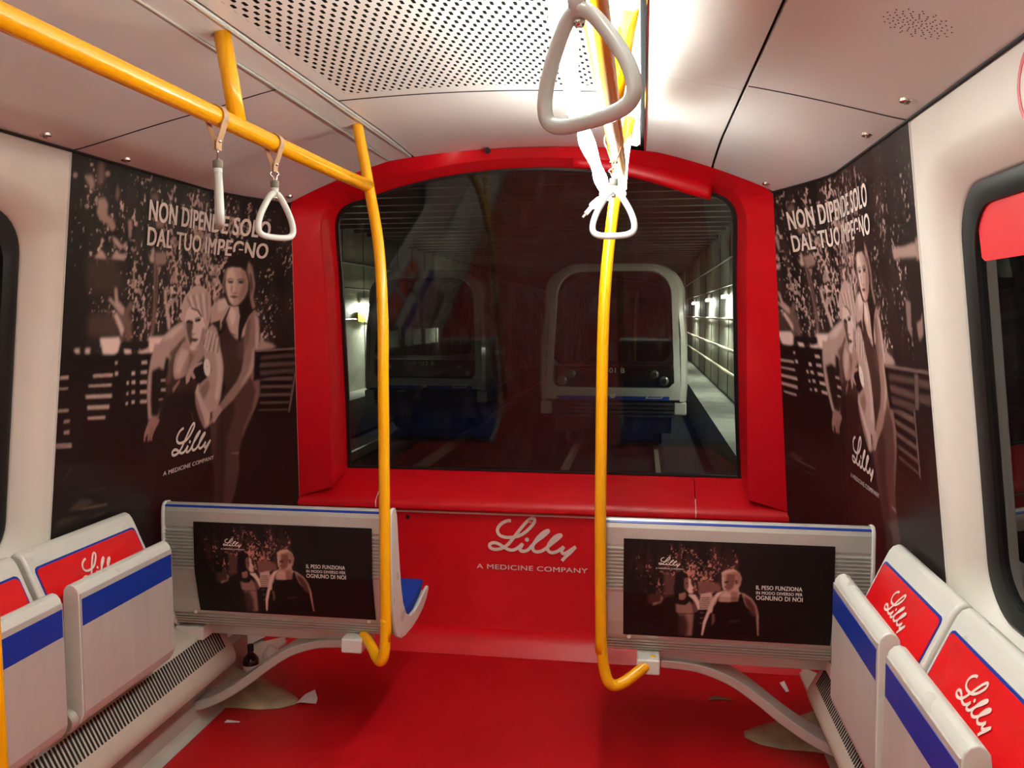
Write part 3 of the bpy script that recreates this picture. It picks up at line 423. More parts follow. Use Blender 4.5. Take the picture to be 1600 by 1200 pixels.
wallL = side_wall(-1, 'left'); wallR = side_wall(1, 'right')
# outer skin so that the walls have thickness
for sg, side in ((-1, 'left'), (1, 'right')):
    b = B()
    for (ya, yb, za, zb) in ((1.96, 3.2, -.05, 2.0), (-.2, .37, -.05, 2.0), (YB, -1.8, -.05, 2.0), (.37, 1.96, -.05, .74), (.37, 1.96, 1.78, 2.0), (-1.8, -.2, -.05, .74), (-1.8, -.2, 1.78, 2.0)):
        k = 0 if yb < 3 else .12
        b.add([(sg * (xw(z) + .11 - (k if y > 3 else 0)), y, z) for z in (za, zb) for y in (ya, yb)] + [(sg * (xw(z) + .14 - (k if y > 3 else 0)), y, z) for z in (za, zb) for y in (ya, yb)],
              [(0, 1, 3, 2), (4, 6, 7, 5), (0, 4, 5, 1), (2, 3, 7, 6), (0, 2, 6, 4), (1, 5, 7, 3)])
    struct(b.obj('wall_outer_' + side, TRAIN))
k = 2
for wi, (y0, y1, z0, z1) in enumerate(WINS):
    for sg, side in ((-1, 'left'), (1, 'right')):
        inn = rrect(y0 + .045, y1 - .045, z0 + .045, z1 - .045, .09); ou = rrect(y0 - .002, y1 + .002, z0 - .002, z1 + .002, .11)
        pane = B(); pane.loft([[(sg * (xw(z) + d), y, z) for y, z in rrect(y0 + .03, y1 - .03, z0 + .03, z1 - .03, .09)] for d in (.072, .078)])
        g = struct(pane.obj('window_%d' % k, GLASS2)); k += 1
        fr = B(); rws = []
        for pts, d in ((ou, .056), (rrect(y0 + .012, y1 - .012, z0 + .012, z1 - .012, .1), .050), (inn, .062), (inn, .085), (ou, .085)):
            rws.append([(sg * (xw(z) + d), y, z) for y, z in pts])
        fr.grid(rws, closeu=True, closev=True); fr.obj('window_gasket', RUBBER, g, smooth=True, sharp=.8)
# ---------------------------------------------------------------- ceiling panels
def seam_side(x): return 2.005 + .11 * min(1, max(0, (1.036 - abs(x)) / .35)) ** .7
def seam_mid(x): return 2.42 - .10 * ((x - .08) / .5) ** 2
def seam_r(x): return 2.155 + (.7 - x) * .12
def panel(name, x0, x1, f0, f1, m, parent=None, ny=30, nxx=10, dz=0.0):
    """bent ceiling panel with a little thickness"""
    rows_b, rows_t = [], []
    for j in range(ny + 1):
        rb, rt = [], []
        for i in range(nxx + 1):
            x = x0 + (x1 - x0) * i / nxx; a, c = f0(x), f1(x); y = a + (c - a) * j / ny
            xx = x
            lim = CW(min(y, 3.095)) + .004
            if abs(x) > lim: xx = math.copysign(lim, x)
            rb.append((xx, y, cz(xx, y) + dz)); rt.append((xx, y, cz(xx, y) + .012 + dz))
        rows_b.append(rb); rows_t.append(rt)
    b = B(); b.grid(rows_b); b.grid(rows_t)
    side = lambda R: [r for r in R]
    b.grid([[r[0] for r in rows_b], [r[0] for r in rows_t]]); b.grid([[r[-1] for r in rows_b], [r[-1] for r in rows_t]])
    b.grid([rows_b[0], rows_t[0]]); b.grid([rows_b[-1], rows_t[-1]])
    return b.obj(name, m, parent, weld=True, smooth=True, sharp=.6)
cst = lambda v: (lambda x: v)
g_ = .0045
# perforated centre panel material
def perf_mat():
    m = CEIL.copy(); m.name = 'perforated_ceiling'; nt = m.node_tree; b = nt.nodes['Principled BSDF']
    tc = nt.nodes.new('ShaderNodeTexCoord'); sx = nt.nodes.new('ShaderNodeSeparateXYZ'); nt.links.new(tc.outputs['Object'], sx.inputs[0])
    def M(op, a, c=None):
        n = nt.nodes.new('ShaderNodeMath'); n.operation = op
        for i, q in enumerate((a, c)):
            if q is None: continue
            if isinstance(q, (int, float)): n.inputs[i].default_value = q
            else: nt.links.new(q, n.inputs[i])
        return n.outputs[0]
    def cell(off):
        u = M('MULTIPLY', M('ABSOLUTE', M('SUBTRACT', M('FRACT', M('ADD', M('DIVIDE', sx.outputs[0], .0246), off + 40)), .5)), .0246)
        v = M('MULTIPLY', M('ABSOLUTE', M('SUBTRACT', M('FRACT', M('ADD', M('DIVIDE', sx.outputs[1], .052), off + 100)), .5)), .052)
        vv = M('MAXIMUM', M('SUBTRACT', v, .0065), 0.0)
        return M('LESS_THAN', M('ADD', M('POWER', M('DIVIDE', u, .0040), 2), M('POWER', M('DIVIDE', vv, .0040), 2)), 1)
    h = M('MAXIMUM', cell(0.0), cell(.5))
    lim = M('MULTIPLY', M('GREATER_THAN', sx.outputs[0], -.378), M('LESS_THAN', sx.outputs[0], .345))
    ye = M('SUBTRACT', 2.36, M('MULTIPLY', M('POWER', M('SUBTRACT', sx.outputs[0], .08), 2), .4))
    lim = M('MULTIPLY', lim, M('LESS_THAN', sx.outputs[1], ye)); h = M('MULTIPLY', h, lim)
    tr = nt.nodes.new('ShaderNodeBsdfDiffuse'); tr.inputs[0].default_value = (.012, .011, .01, 1); mx = nt.nodes.new('ShaderNodeMixShader'); out = nt.nodes['Material Output']
    nt.links.new(h, mx.inputs[0]); nt.links.new(b.outputs[0], mx.inputs[1]); nt.links.new(tr.outputs[0], mx.inputs[2]); nt.links.new(mx.outputs[0], out.inputs[0])
    return m
PERF = perf_mat()
endf = lambda x: cend(x) + .004
cp = []
cp.append(panel('ceiling_panel', -1.04, -.503, cst(YB), lambda x: seam_side(x) - g_, CEIL))
cp.append(panel('ceiling_panel', -1.04, -.503, seam_side, endf, CEIL))
cp.append(panel('ceiling_strip', -.499, -.424, cst(YB), endf, CEIL, nxx=3))
cp.append(panel('ceiling_perforated_panel', -.414, .366, cst(YB), lambda x: seam_mid(x) - g_ * 1.5, PERF, nxx=24, ny=60))
cp.append(panel('ceiling_panel', -.414, .366, seam_mid, endf, CEIL, nxx=24))
cp.append(panel('ceiling_panel', .456, .688, cst(YB), lambda x: seam_r(x) - g_ * .4, CEIL, nxx=6))
cp.append(panel('ceiling_panel', .456, .688, seam_r, endf, CEIL, nxx=6))
cp.append(panel('ceiling_panel', .697, 1.04, cst(YB), lambda x: seam_side(x) - g_, CEIL))
cp.append(panel('ceiling_panel', .697, 1.04, seam_side, endf, CEIL))
for o in cp: struct(o)
b = B()
for (xa, xb_) in ((-1.05, 1.05),):
    rows = []
    for j in range(40):
        y = YB + (3.3 - YB) * j / 39
        rows.append([(x, y, cz(x, min(y, 3.09)) + .03) for x in np.linspace(-1.0, 1.0, 24)])
    b.grid(rows)
struct(b.obj('ceiling', DARK, solid=.006))
# dark joints between the panels and along the walls
def joint(name, pts, hw, hx):
    b = B(); rows = []
    for (x, y) in pts: rows.append([(x - hx, y - hw, cz(x - hx, y - hw) - .0008), (x + hx, y + hw, cz(x + hx, y + hw) - .0008)])
    b.grid(rows); return struct(b.obj(name, DARK, solid=.001))
joint('trim_20', [(x, seam_side(x) - .002) for x in np.linspace(-1.03, -.503, 24)], .0026, 0)
joint('trim_21', [(x, seam_side(x) - .002) for x in np.linspace(.697, 1.03, 20)], .0026, 0)
joint('trim_22', [(x, seam_mid(x) - .003) for x in np.linspace(-.414, .366, 40)], .0036, 0)
for sg, k_ in ((-1, 23), (1, 24)):
    t = B(); t.tube([(sg * (CW(y) - .003), y, 1.8815) for y in [YB, 0, 1, 2, 2.6, 2.7, 2.76, 2.82, 2.88, 2.94, 3.0, 3.05, 3.085]], .0042, 6); struct(t.obj('trim_%d' % k_, DARK))
# thin bright edge along the left strip
t = B(); t.tube([(-.5005, y, cz(-.5, y) - .001) for y in (YB, 0, 1.5, 3.07)], .0028, 6); struct(t.obj('trim_1', SHELL))
t = B(); t.tube([(-.4265, y, cz(-.426, y) - .001) for y in (YB, 0, 1.5, 3.08)], .0025, 6); struct(t.obj('trim_2', SHELL))
t = B(); t.tube([(.4535, y, cz(.4535, y) - .001) for y in (YB, 0, 1.5, 3.10)], .003, 6); struct(t.obj('trim_3', CHROME))
# ---------------------------------------------------------------- red end frame
GLP = lambda z: 3.572 - .255 * (z - .754)
def glass_edge():
    p = [(-.873, .754), (-.850, 1.03), (-.828, 1.374), (-.814, 1.6), (-.808, 1.78), (-.800, 1.84), (-.775, 1.88), (-.73, 1.905)]
    arch = [(-.668, 1.92), (-.53, 1.959), (-.40, 1.986), (-.27, 2.004), (-.13, 2.016), (0, 2.02)]
    L = p + arch; R = [(-x, z) for x, z in L[::-1][1:]]
    return L + R
GE = [tuple(q) for q in spline(glass_edge(), 5)]
def outer_edge(n):
    pts = []
    for i in range(n): pts.append(None)
    return pts
def frame_loops():
    n = len(GE); i0 = None
    # arc-length matched outer boundary: side then ceiling curve
    side = [(-bnd(z)[0], bnd(z)[1], z) for z in np.linspace(.655, 1.865, 30)]
    arch = [(x, cend(x), cz(x, cend(x)) - .001) for x in np.linspace(-.895, 0, 40)]
    half = side + arch; full = half + [(-x, y, z) for x, y, z in half[::-1][1:]]
    # corner indices for matching
    def resample(P, m):
        P = np.array(P); d = np.r_[0, np.cumsum(np.linalg.norm(np.diff(P, axis=0), axis=1))]; t = np.linspace(0, d[-1], m)
        return [tuple(np.interp(tt, d, P[:, k]) for k in range(3)) for tt in t]
    hg = GE[:(n + 1) // 2]; kc = min(range(len(hg)), key=lambda i: abs(hg[i][0] + .79) + abs(hg[i][1] - 1.86))
    A = resample(side, kc + 1); Bq = resample([side[-1]] + arch, len(hg) - kc)
    H = A + Bq[1:]; F_ = H + [(-x, y, z) for x, y, z in H[::-1][1:]]
    return F_
OUT = frame_loops()
GL3 = [(x, GLP(z), z) for x, z in GE]
rows = [OUT]
cre = []; n = len(GE)
for (x, y, z), (ox, oy, oz) in zip(GL3, OUT):
    up = min(1, max(0, (z - 1.8) / .15)); sd = 1 - up
    lowf = min(1, max(0, (1.43 - z) / .68))
    cre.append((x * (1 + (.028 - .016 * lowf) * sd), y - (.11 + .055 * lowf) * sd - .075 * up, z + .026 * up - .055 * max(0, (1.05 - z) / .3)))
def mixr(a, c, f, lift=0): return [tuple(p * (1 - f) + q * f for p, q in zip(u, v)) for u, v in zip(a, c)]
rows = [OUT, mixr(OUT, cre, .15), mixr(OUT, cre, .85), mixr(OUT, cre, .97), cre, mixr(cre, GL3, .08), mixr(cre, GL3, .9), GL3, [(x * .995, y + .01, z) for x, y, z in GL3]]
back = [(x * 1.0, y + .12, z) for x, y, z in OUT]
b = B(); b.grid([back] + rows)
frame = struct(b.obj('wall_front', RED, smooth=True, sharp=.9))
# black rubber seal round the pane
seal = [(x, GLP(z) - .003, z) for x, z in GE]; bot = [(x, 3.569, .758) for x in np.linspace(.873, -.873, 12)[1:-1]]
t = B(); loop = seal + bot
inn = [(x * .982, y, (z - 1.38) * .985 + 1.38) for x, y, z in loop]
t.grid([loop, inn, [(x, y + .016, z) for x, y, z in inn], [(x, y + .016, z) for x, y, z in loop]], closeu=True, closev=True)
# pane
pv = [(x, y + .004, z) for x, y, z in loop]; pb = [(x, y + .012, z) for x, y, z in loop]
g = B(); g.loft([pv, pb])
win = struct(g.obj('window_1', GLASS)); t.obj('window_gasket', RUBBER, win)
# hanging edge of the film along the right half of the arch
arc = [(x, z) for x, z in GE if .18 < x < .70]
dr = []
for i, (x, z) in enumerate(arc):
    f = i / (len(arc) - 1); dr.append((x, z - .002 - .034 * min(1, f * 1.3)))
b = B(); b.grid([[(x, GLP(z) - .0785, z + .028) for x, z in arc], [(x, GLP(z) - .074, (z * .5 + d[1] * .5)) for (x, z), d in zip(arc, dr)], [(x, GLP(z) - .064, d[1]) for (x, z), d in zip(arc, dr)]])
o = b.obj('film_flap', RED, frame, solid=.004, smooth=True)
# hole plug at the top of the arch
b = B(); b.lathe([(.0, 0), (.011, 0), (.011, -.008), (.0, -.008)], (-.14, 3.172, 2.075), 14, 'y'); b.obj('hole_plug', DARK, frame)
# rivets on the pillars
b = B()
for z in (1.3, 1.62): b.lathe([(.004, 0), (.004, -.004), (.001, -.006)], (-.888, GLP(z) - .085, z), 10, 'y')
b.obj('rivet', RED, frame)
# small stickers on the right pillar edge
b = B(); b.add([(.845, GLP(z) - .06, z) for z in (1.59, 1.655)] + [(.836, GLP(z) - .02, z) for z in (1.655, 1.59)], [(0, 1, 2, 3)])
tag(b.obj('small_label', LETTER), 'small white information label on the right red window pillar', 'label')
# sill, ledge
def prof_sweep(prof, xs, m, name, parent=None, **kw):
    b = B(); b.loft([[(x * (1 + p[2] * 0 if len(p) > 2 else 1), p[0], p[1]) for p in prof] for x in xs]); return b.obj(name, m, parent, **kw)
sp = [(3.59, .757), (3.566, .754), (3.46, .685), (3.425, .663), (3.408, .650), (3.400, .634), (3.402, .618), (3.415, .611), (3.60, .611)]
for (a, c) in ((-.684, .675), (.678, 1.056), (-1.056, -.687)):
    bb = B(); rows = []
    for x in np.linspace(a, c, 6):
        rows.append([(math.copysign(min(abs(x), 1.056), x), y, z) for y, z in sp])
    bb.loft(rows); struct(bb.obj('trim_4' if a < -.7 else ('trim_5' if a > 0 else 'trim_6'), RED, smooth=True, sharp=.8))
for x in (-.6855, .6765):
    bb = B(); bb.loft([[(x + d, y - .0012, z + .0012) for y, z in sp[2:8]] for d in (-.0016, .0016)]); struct(bb.obj('trim_7' if x < 0 else 'trim_8', LETTER))
# lower end wall panel with cove at the floor
lp = [(3.452, .612), (3.452, .10), (3.450, .086), (3.438, .082), (3.420, .076), (3.395, .055), (3.375, .03), (3.362, .012), (3.352, .001), (3.352, -.03), (3.50, -.03), (3.50, .612)]
bb = B(); bb.loft([[(x, y, z) for y, z in lp] for x in np.linspace(-1.1, 1.1, 8)])
low = struct(bb.obj('wall_front_lower', RED, smooth=True, sharp=.7))
bb = B(); bb.box(-1.05, .68, 3.447, 3.452, .590, .597); bb.obj('panel_edge', LETTER, low)
# filler between lower panel and side walls
for sg in (-1, 1):
    bb = B(); bb.add([(sg * 1.06, 3.40, .64), (sg * 1.19, 3.34, .64), (sg * 1.19, 3.34, 0), (sg * 1.06, 3.46, 0), (sg * 1.06, 3.46, .6)], [(0, 1, 2, 3, 4)])
    struct(bb.obj('trim_9' if sg < 0 else 'trim_10', RED, solid=.004))
# logo and words on the end wall
pl = lambda u0, z0: (lambda u, v: (u0 + u, 3.4485, z0 + v))
lay('logo_lettering', logo2d(.388), pl(-.2, .39), LETTER, low)
lay('tagline_lettering', text2d('A MEDICINE COMPANY', .481, .021), pl(-.249, .351), LETTER, low)
def button(name, c, r, d, m, parent=None, axis='y'):
    b = B(); b.lathe([(0.0001, -d), (r * .7, -d), (r, -d * .5), (r, 0), (.0001, 0)], c, 16, axis); return b.obj(name, m, parent, smooth=True, sharp=.6)
button('screw', (-.015, 3.452, .566), .009, .006, CHROME, low)
button('plug', (-.557, 3.452, .566), .009, .004, DARK, low)
# rear end of the car
b = B(); b.box(-1.12, -.42, YB - .05, YB, 0, 2.1); b.box(.42, 1.12, YB - .05, YB, 0, 2.1); b.box(-.42, .42, YB - .05, YB, 1.95, 2.1)
rear = struct(b.obj('wall_rear', RED))
b = B(); b.box(-.42, -.36, YB - .04, YB + .02, 0, 1.95); b.box(.36, .42, YB - .04, YB + .02, 0, 1.95); b.box(-.36, .36, YB - .04, YB + .02, 1.88, 1.95); b.box(-.36, .36, YB - .04, YB + .01, .72, .8)
d1 = struct(b.obj('door_1', GREEN)); b = B(); b.box(-.36, .36, YB - .03, YB - .02, 0, .72); b.obj('door_panel', RED, d1)
b = B(); b.box(-.36, .36, YB - .03, YB - .02, .8, 1.88); b.obj('door_glass', mat('dark_glass', (20, 22, 22), .1), d1)
# ================================================================ LIGHT FITTINGS AND ADDED REAR FILL
root = tag(empty('ceiling_light', (.41, 1, 2.08)), 'long glowing white strip light in ceiling slot right of centre', 'light')
b = B(); rows = []
for j in range(30):
    y = .2 + (3.02 - .2) * j / 29; rows.append([(.372, y, cz(.372, y) + .002), (.385, y, cz(.385, y) - .006), (.425, y, cz(.425, y) - .008), (.436, y, cz(.436, y) + .002)])
b.grid(rows); b.obj('diffuser', LEDS, root)
b = B(); b.loft([[(.436, y, cz(.436, y) - .004), (.4395, y, cz(.44, y) - .004), (.4395, y, cz(.44, y) + .012), (.436, y, cz(.436, y) + .012)] for y in np.linspace(.2, 3.02, 12)]); b.obj('frame', SHELL, root)
for (xa, lab) in ((-.52, 'left'), (.41, 'right')):  # unseen glowing panels added as fill light from the rear
    r2 = tag(empty('ceiling_light', (xa, -2, 2.05)), 'added white fill light panel behind the camera on the %s side of the car' % lab, 'light')
    b = B(); rows = []
    for j in range(12):
        y = -4.2 + 3.9 * j / 11; rows.append([(xa + dx, y, cz(xa + dx, y) - .008) for dx in (-.05, 0, .05)])
    b.grid(rows); b.obj('diffuser', FILLM, r2)
# dangling LED ribbon with its plug
root = tag(empty('led_ribbon', (.30, 1.6, 1.95)), 'loose glowing white light ribbon dangling from ceiling and tied round right pole', 'light strip')
pts = [(.385, .75, 1.99), (.345, 1.02, 1.925), (.333, 1.2, 1.888), (.318, 1.5, 1.885), (.303, 1.8, 1.89), (.300, 2.05, 1.915), (.302, 2.2, 1.90), (.318, 2.32, 1.863), (.328, 2.42, 1.838), (.335, 2.50, 1.815), (.345, 2.57, 1.80)]
pts = [tuple(CAMP + (Vector(p) - CAMP) * (.855 if i < 7 else .855 + .035 * (i - 6))) for i, p in enumerate(pts)]
P = spline(pts, 6)
b = B(); rws = []
for i, p in enumerate(P):
    wd = .0155 + .003 * math.sin(i * .55); tw = .5 + .5 * math.sin(i * .12)
    rws.append([(p[0] - wd, p[1], p[2] - .002), (p[0] + wd * .9, p[1], p[2] + .002 * tw), (p[0] + wd * .9, p[1] + .003, p[2] + .006), (p[0] - wd, p[1] + .003, p[2] + .004)])
b.loft(rws); b.obj('ribbon', LEDM, root, smooth=True)
b = B()
for ph in (0, 1):
    ring = [(.3585 + .030 * math.cos(a), 2.545 + .03 * math.sin(a), 1.812 + ph * .018 + .006 * math.sin(2 * a + ph)) for a in [k * math.pi / 9 for k in range(18)]]
    b.tube(ring, .010, 8, closed=True)
b.tube(spline([(.388, 2.54, 1.825), (.392, 2.56, 1.90), (.40, 2.60, 1.98), (.405, 2.63, 2.055)], 5), .011, 8)
b.obj('ribbon_knot', LEDM, root, smooth=True)
b = B(); b.tube(spline([(.345, 2.51, 1.80), (.318, 2.49, 1.785), (.300, 2.48, 1.768)], 4), .010, 8); b.obj('ribbon_tail', LEDM, root, smooth=True)
b = B(); b.tube([(.306, 2.48, 1.774), (.282, 2.47, 1.745)], .0095, 8, sx=.7); b.tube([(.284, 2.471, 1.747), (.274, 2.467, 1.735)], .0055, 8, sx=.6)
b.obj('plug', CREAM, root)
# ================================================================ HANDRAILS
def handrail(sg):
    if sg < 0:
        bx, lab = -.42, 'yellow handrail on the left: overhead bar, ceiling stub and bent floor-to-ceiling pole'
        pole = [(-.335, 2.43, .43), (-.333, 2.43, .9), (-.331, 2.43, 1.22), (-.336, 2.45, 1.45), (-.358, 2.49, 1.66), (-.412, 2.565, 1.86), (-.455, 2.588, 2.06)]
        hook = [(-.335, 2.43, .50), (-.337, 2.428, .43), (-.341, 2.425, .385), (-.352, 2.43, .362), (-.372, 2.45, .362), (-.40, 2.49, .375), (-.43, 2.53, .385), (-.455, 2.56, .388)]
        stub = [(-.451, 1.718, 2.058), (-.421, 1.72, 1.862)]; joint = (-.412, 2.565, 1.858)
    else:
        bx, lab = .383, 'yellow handrail on the right: overhead bar, ceiling stub and bent pole by the light'
        pole = [(.338, 2.44, .43), (.334, 2.43, .8), (.335, 2.42, 1.1), (.337, 2.425, 1.35), (.343, 2.44, 1.54), (.358, 2.49, 1.72), (.376, 2.56, 1.86), (.408, 2.636, 2.065)]
        hook = [(.337, 2.44, .50), (.341, 2.44, .43), (.349, 2.44, .372), (.364, 2.44, .335), (.392, 2.45, .327), (.43, 2.47, .345), (.47, 2.50, .368), (.50, 2.53, .378)]
        stub = [(.42, 1.735, 2.064), (.385, 1.735, 1.866)]; joint = (.376, 2.56, 1.858)
    root = tag(empty('handrail', (bx, 2.0, 1.86)), lab, 'handrail', 'yellow handrails')
    b = B(); b.tube(spline([pole[0]] + [tuple(q) for q in pole[1:]], 8), .0172, 18); b.obj('pole', YEL, root, smooth=True)
    b = B(); b.tube(spline(hook, 6), .0172, 18); b.obj('pole_hook', YEL, root, smooth=True)
    b = B(); b.tube([(bx, -3.9, 1.858), (bx, 0, 1.858), (bx, 2.3, 1.858), joint], .0195, 18); b.obj('overhead_bar', YEL, root, smooth=True)
    for i in (0, 1, 2):
        st = [(x, y - 1.9 * i, z) for x, y, z in stub]
        b = B(); b.tube(st, .0185, 16); b.obj('ceiling_stub', YEL, root, smooth=True)
    return root
handrail(-1); handrail(1)
# near vertical pole at the left edge
r3 = tag(empty('handrail_pole', (-.588, 1.15, 0)), 'near yellow pole just cut off at the lower left edge', 'pole')
b = B(); b.tube([(-.588, 1.15, .0), (-.588, 1.15, 1.0), (-.590, 1.15, 2.03)] , .0172, 16); b.obj('pole', YEL, r3, smooth=True)
# ---------------------------------------------------------------- hanging straps
def strap_proto(): 
    root = empty('hand_strap', (0, 0, 0))
    # leather loop round a bar of radius .0195 centred at the origin, bar along y
    b = B(); path = []
    for k in range(15):
        a = math.radians(-38 + (256) * k / 14); path.append((.0225 * math.cos(a), .0225 * math.sin(a)))
    path = [(.003, -.068), (.004, -.052), (.0125, -.03)] + path + [(-.0125, -.03), (-.004, -.052), (-.003, -.068)]
    P = spline([(p[0], 0, p[1]) for p in path], 3); rows = []
    for i, p in enumerate(P):
        t = P[min(i + 1, len(P) - 1)] - P[max(i - 1, 0)]; t /= np.linalg.norm(t); nn = np.array([t[2], 0, -t[0]]); hw = .0105
        rows.append([p + nn * .0011 + (0, hw, 0), p + nn * .0011 - (0, hw, 0), p - nn * .0011 - (0, hw, 0), p - nn * .0011 + (0, hw, 0)])
    b.loft(rows); b.obj('strap_loop', STRAP, root, smooth=True, sharp=.8)
    b = B(); b.lathe([(.0001, -.009), (.003, -.009), (.0045, -.0065), (.0045, .0065), (.003, .009), (.0001, .009)], (0, 0, -.050), 12, 'x'); b.obj('rivet', CHROME, root, smooth=True)
    b = B(); ring = [(0, .0105 * math.cos(a) * (1.25 if math.sin(a) > 0 else .6), -.076 + .0115 * math.sin(a)) for a in [k * math.pi / 8 for k in range(16)]]
    b.tube(ring, .0020, 8, closed=True, up=(1, 0, 0)); b.obj('shackle', CHROME, root, smooth=True)
    b = B(); b.lathe([(.0001, 0), (.0095, 0), (.0105, .002), (.0105, .014), (.0090, .0165), (.004, .017), (.003, .022), (.0001, .022)], (0, 0, -.105), 16); b.obj('collar', COLLAR, root, smooth=True, sharp=.7)
    b = B(); tri = [(0, .013, -.124), (0, .029, -.146), (0, .044, -.174), (0, .0505, -.198), (0, .047, -.213), (0, .032, -.2205), (0, 0, -.2225)]
    full = [(0, 0, -.118)] + tri + [(0, -y, z) for x, y, z in tri[::-1][1:]]
    b.tube(spline(full, 6, closed=True), .0082, 12, closed=True, up=(1, 0, 0), sy=.92)
    b.tube([(0, 0, -.104), (0, 0, -.112), (0, 0, -.122)], [.0092, .0092, .0085], 14)
    b.obj('handle', HANDLE, root, smooth=True)
    b = B(); b.lathe([(.0001, 0), (.0055, 0), (.0065, -.003), (.0045, -.007), (.0001, -.008)], (0, 0, -.126), 12); b.obj('swivel_nut', CHROME, root, smooth=True)
    return root
sproto = strap_proto()
def copy_tree(o, parent=None):
    c = o.copy(); COL.objects.link(c)
    if parent: c.parent = parent; c.matrix_parent_inverse = o.matrix_parent_inverse.copy()
    for ch in list(o.children): copy_tree(ch, c)
    return c
SPOTS = [((-.42, 1.625, 1.858), -4, 0, 1.0, 30, 'grey strap handle seen edge-on, nearer one on the left yellow bar'),
         ((-.42, 1.894, 1.858), 2, 0, 1.0, -28, 'grey triangular strap handle seen face-on, farther one on the left yellow bar'),
         ((.380, 2.0, 1.858), 0, 0, 1.0, 80, 'small-looking grey strap handle in front of the right yellow pole'),
         ((.383, .82, 1.858), 0, 0, 1.0, 62, 'large blurred grey strap handle close to the camera at the top')]
for i, (loc, tilt, _, sc_, spin, lab) in enumerate(SPOTS):
    o = sproto if i == 0 else copy_tree(sproto)
    o.location = loc; tag(o, lab, 'strap handle', 'strap handles hanging from the bars')
    for ch in o.children:
        if ch.name.split('.')[0] != 'strap_loop' and ch.name.split('.')[0] != 'rivet':
            ch.matrix_parent_inverse = Matrix.Rotation(math.radians(spin), 4, 'Z') if i < 3 else Matrix.Translation((0, 0, -.1)) @ Matrix.Rotation(math.radians(-7), 4, 'Y') @ Matrix.Translation((0, 0, .1)) @ Matrix.Rotation(math.radians(spin), 4, 'Z')
# ================================================================ POSTERS
PIMG = poster_image()
hair = None
for sg in (-1, 1):
    side = 'left' if sg < 0 else 'right'
    def pos(s, t, off=.0016):
        z = .56 + (1.878 - .56) * t; Yb = bnd(z)[1] - .002; y = 2.01 + (Yb - 2.01) * s
        return (sg * (wallx(y, z) - off), y - (off if s > .7 else 0), z)
    uv = (lambda s, t, p: (p[1] - 2.01, p[2])) if sg < 0 else (lambda s, t, p: (3.391 - p[1], p[2]))
    po = print_mesh('advertising_poster', 440, 430, pos, uv, PIMG)
    tag(po, 'dark sepia poster of two women exercising on the %s side wall' % side, 'poster', 'tall posters of two women on the side walls')
    def on(w0, z0):
        def f(u, v):
            z = z0 + v; y = 2.01 + w0 + u if sg < 0 else 3.391 - w0 - u
            return (sg * (wallx(y, z) - .004), y, z)
        return f
    LEFT = [(.355, 1.742, .65, .062, 'NON DIPENDE SOLO'), (.355, 1.666, .655, .056, 'DAL TUO IMPEGNO')]
    for (w0, z0, wd, hh, s_) in LEFT:
        def drop(u, v, w0=w0, z0=z0): return ((w0 + u - .88) / .045) ** 2 + ((z0 + v - 1.655) / .035) ** 2 < 1
        lay('headline_lettering', text2d(s_, wd, hh, .036), on(w0, z0), LETTER, po, cut=.02 if z0 > 1.7 else .008, drop=drop if z0 < 1.7 else None)
    lay('logo_lettering', logo2d(.262), on(.571, .937), LETTER, po)
    lay('tagline_lettering', text2d('A MEDICINE COMPANY', .335, .015), on(.53, .909), LETTER, po)
# thin pale edge where the poster starts
for sg in (-1, 1):
    t = B(); t.tube([(sg * (xw(z) - .001), 2.006, z) for z in np.linspace(.5, 1.879, 8)], .0022, 6); struct(t.obj('trim_11' if sg < 0 else 'trim_12', CREAM))
# ================================================================ HEATER BOXES
for sg, side in ((-1, 'left'), (1, 'right')):
    r4 = tag(empty('heater_box', (sg * 1.05, 1.5, .2)), 'beige slotted heater box low along the %s wall under the folding seats' % side, 'heater')
    prof = [(1.19, .40), (1.10, .362), (1.065, .35), (1.05, .335), (1.012, .262), (.998, .235), (.995, .212), (1.003, .192), (1.02, .185), (1.10, .185), (1.19, .185)]
    b = B(); b.loft([[(sg * p[0], y, p[1]) for p in prof] for y in (YB + .1, 2.72)]); b.obj('housing', BEIGE, r4, smooth=True, sharp=.6)
    b = B(); y = 1.0
    while y < 2.68:
        q = [(1.0485, .3345), (1.014, .2655)]
        b.add([(sg * (q[0][0] - .0015), y, q[0][1] + .0008), (sg * (q[0][0] - .0015), y + .0062, q[0][1] + .0008), (sg * (q[1][0] - .0015), y + .0062, q[1][1] + .0008), (sg * (q[1][0] - .0015), y, q[1][1] + .0008),
               (sg * (q[0][0] + .004), y, q[0][1] - .002), (sg * (q[0][0] + .004), y + .0062, q[0][1] - .002), (sg * (q[1][0] + .004), y + .0062, q[1][1] - .002), (sg * (q[1][0] + .004), y, q[1][1] - .002)],
              [(0, 1, 2, 3), (4, 7, 6, 5), (0, 4, 5, 1), (2, 6, 7, 3), (1, 5, 6, 2), (0, 3, 7, 4)]); y += .0148
    b.obj('vent_slots', DARK, r4)
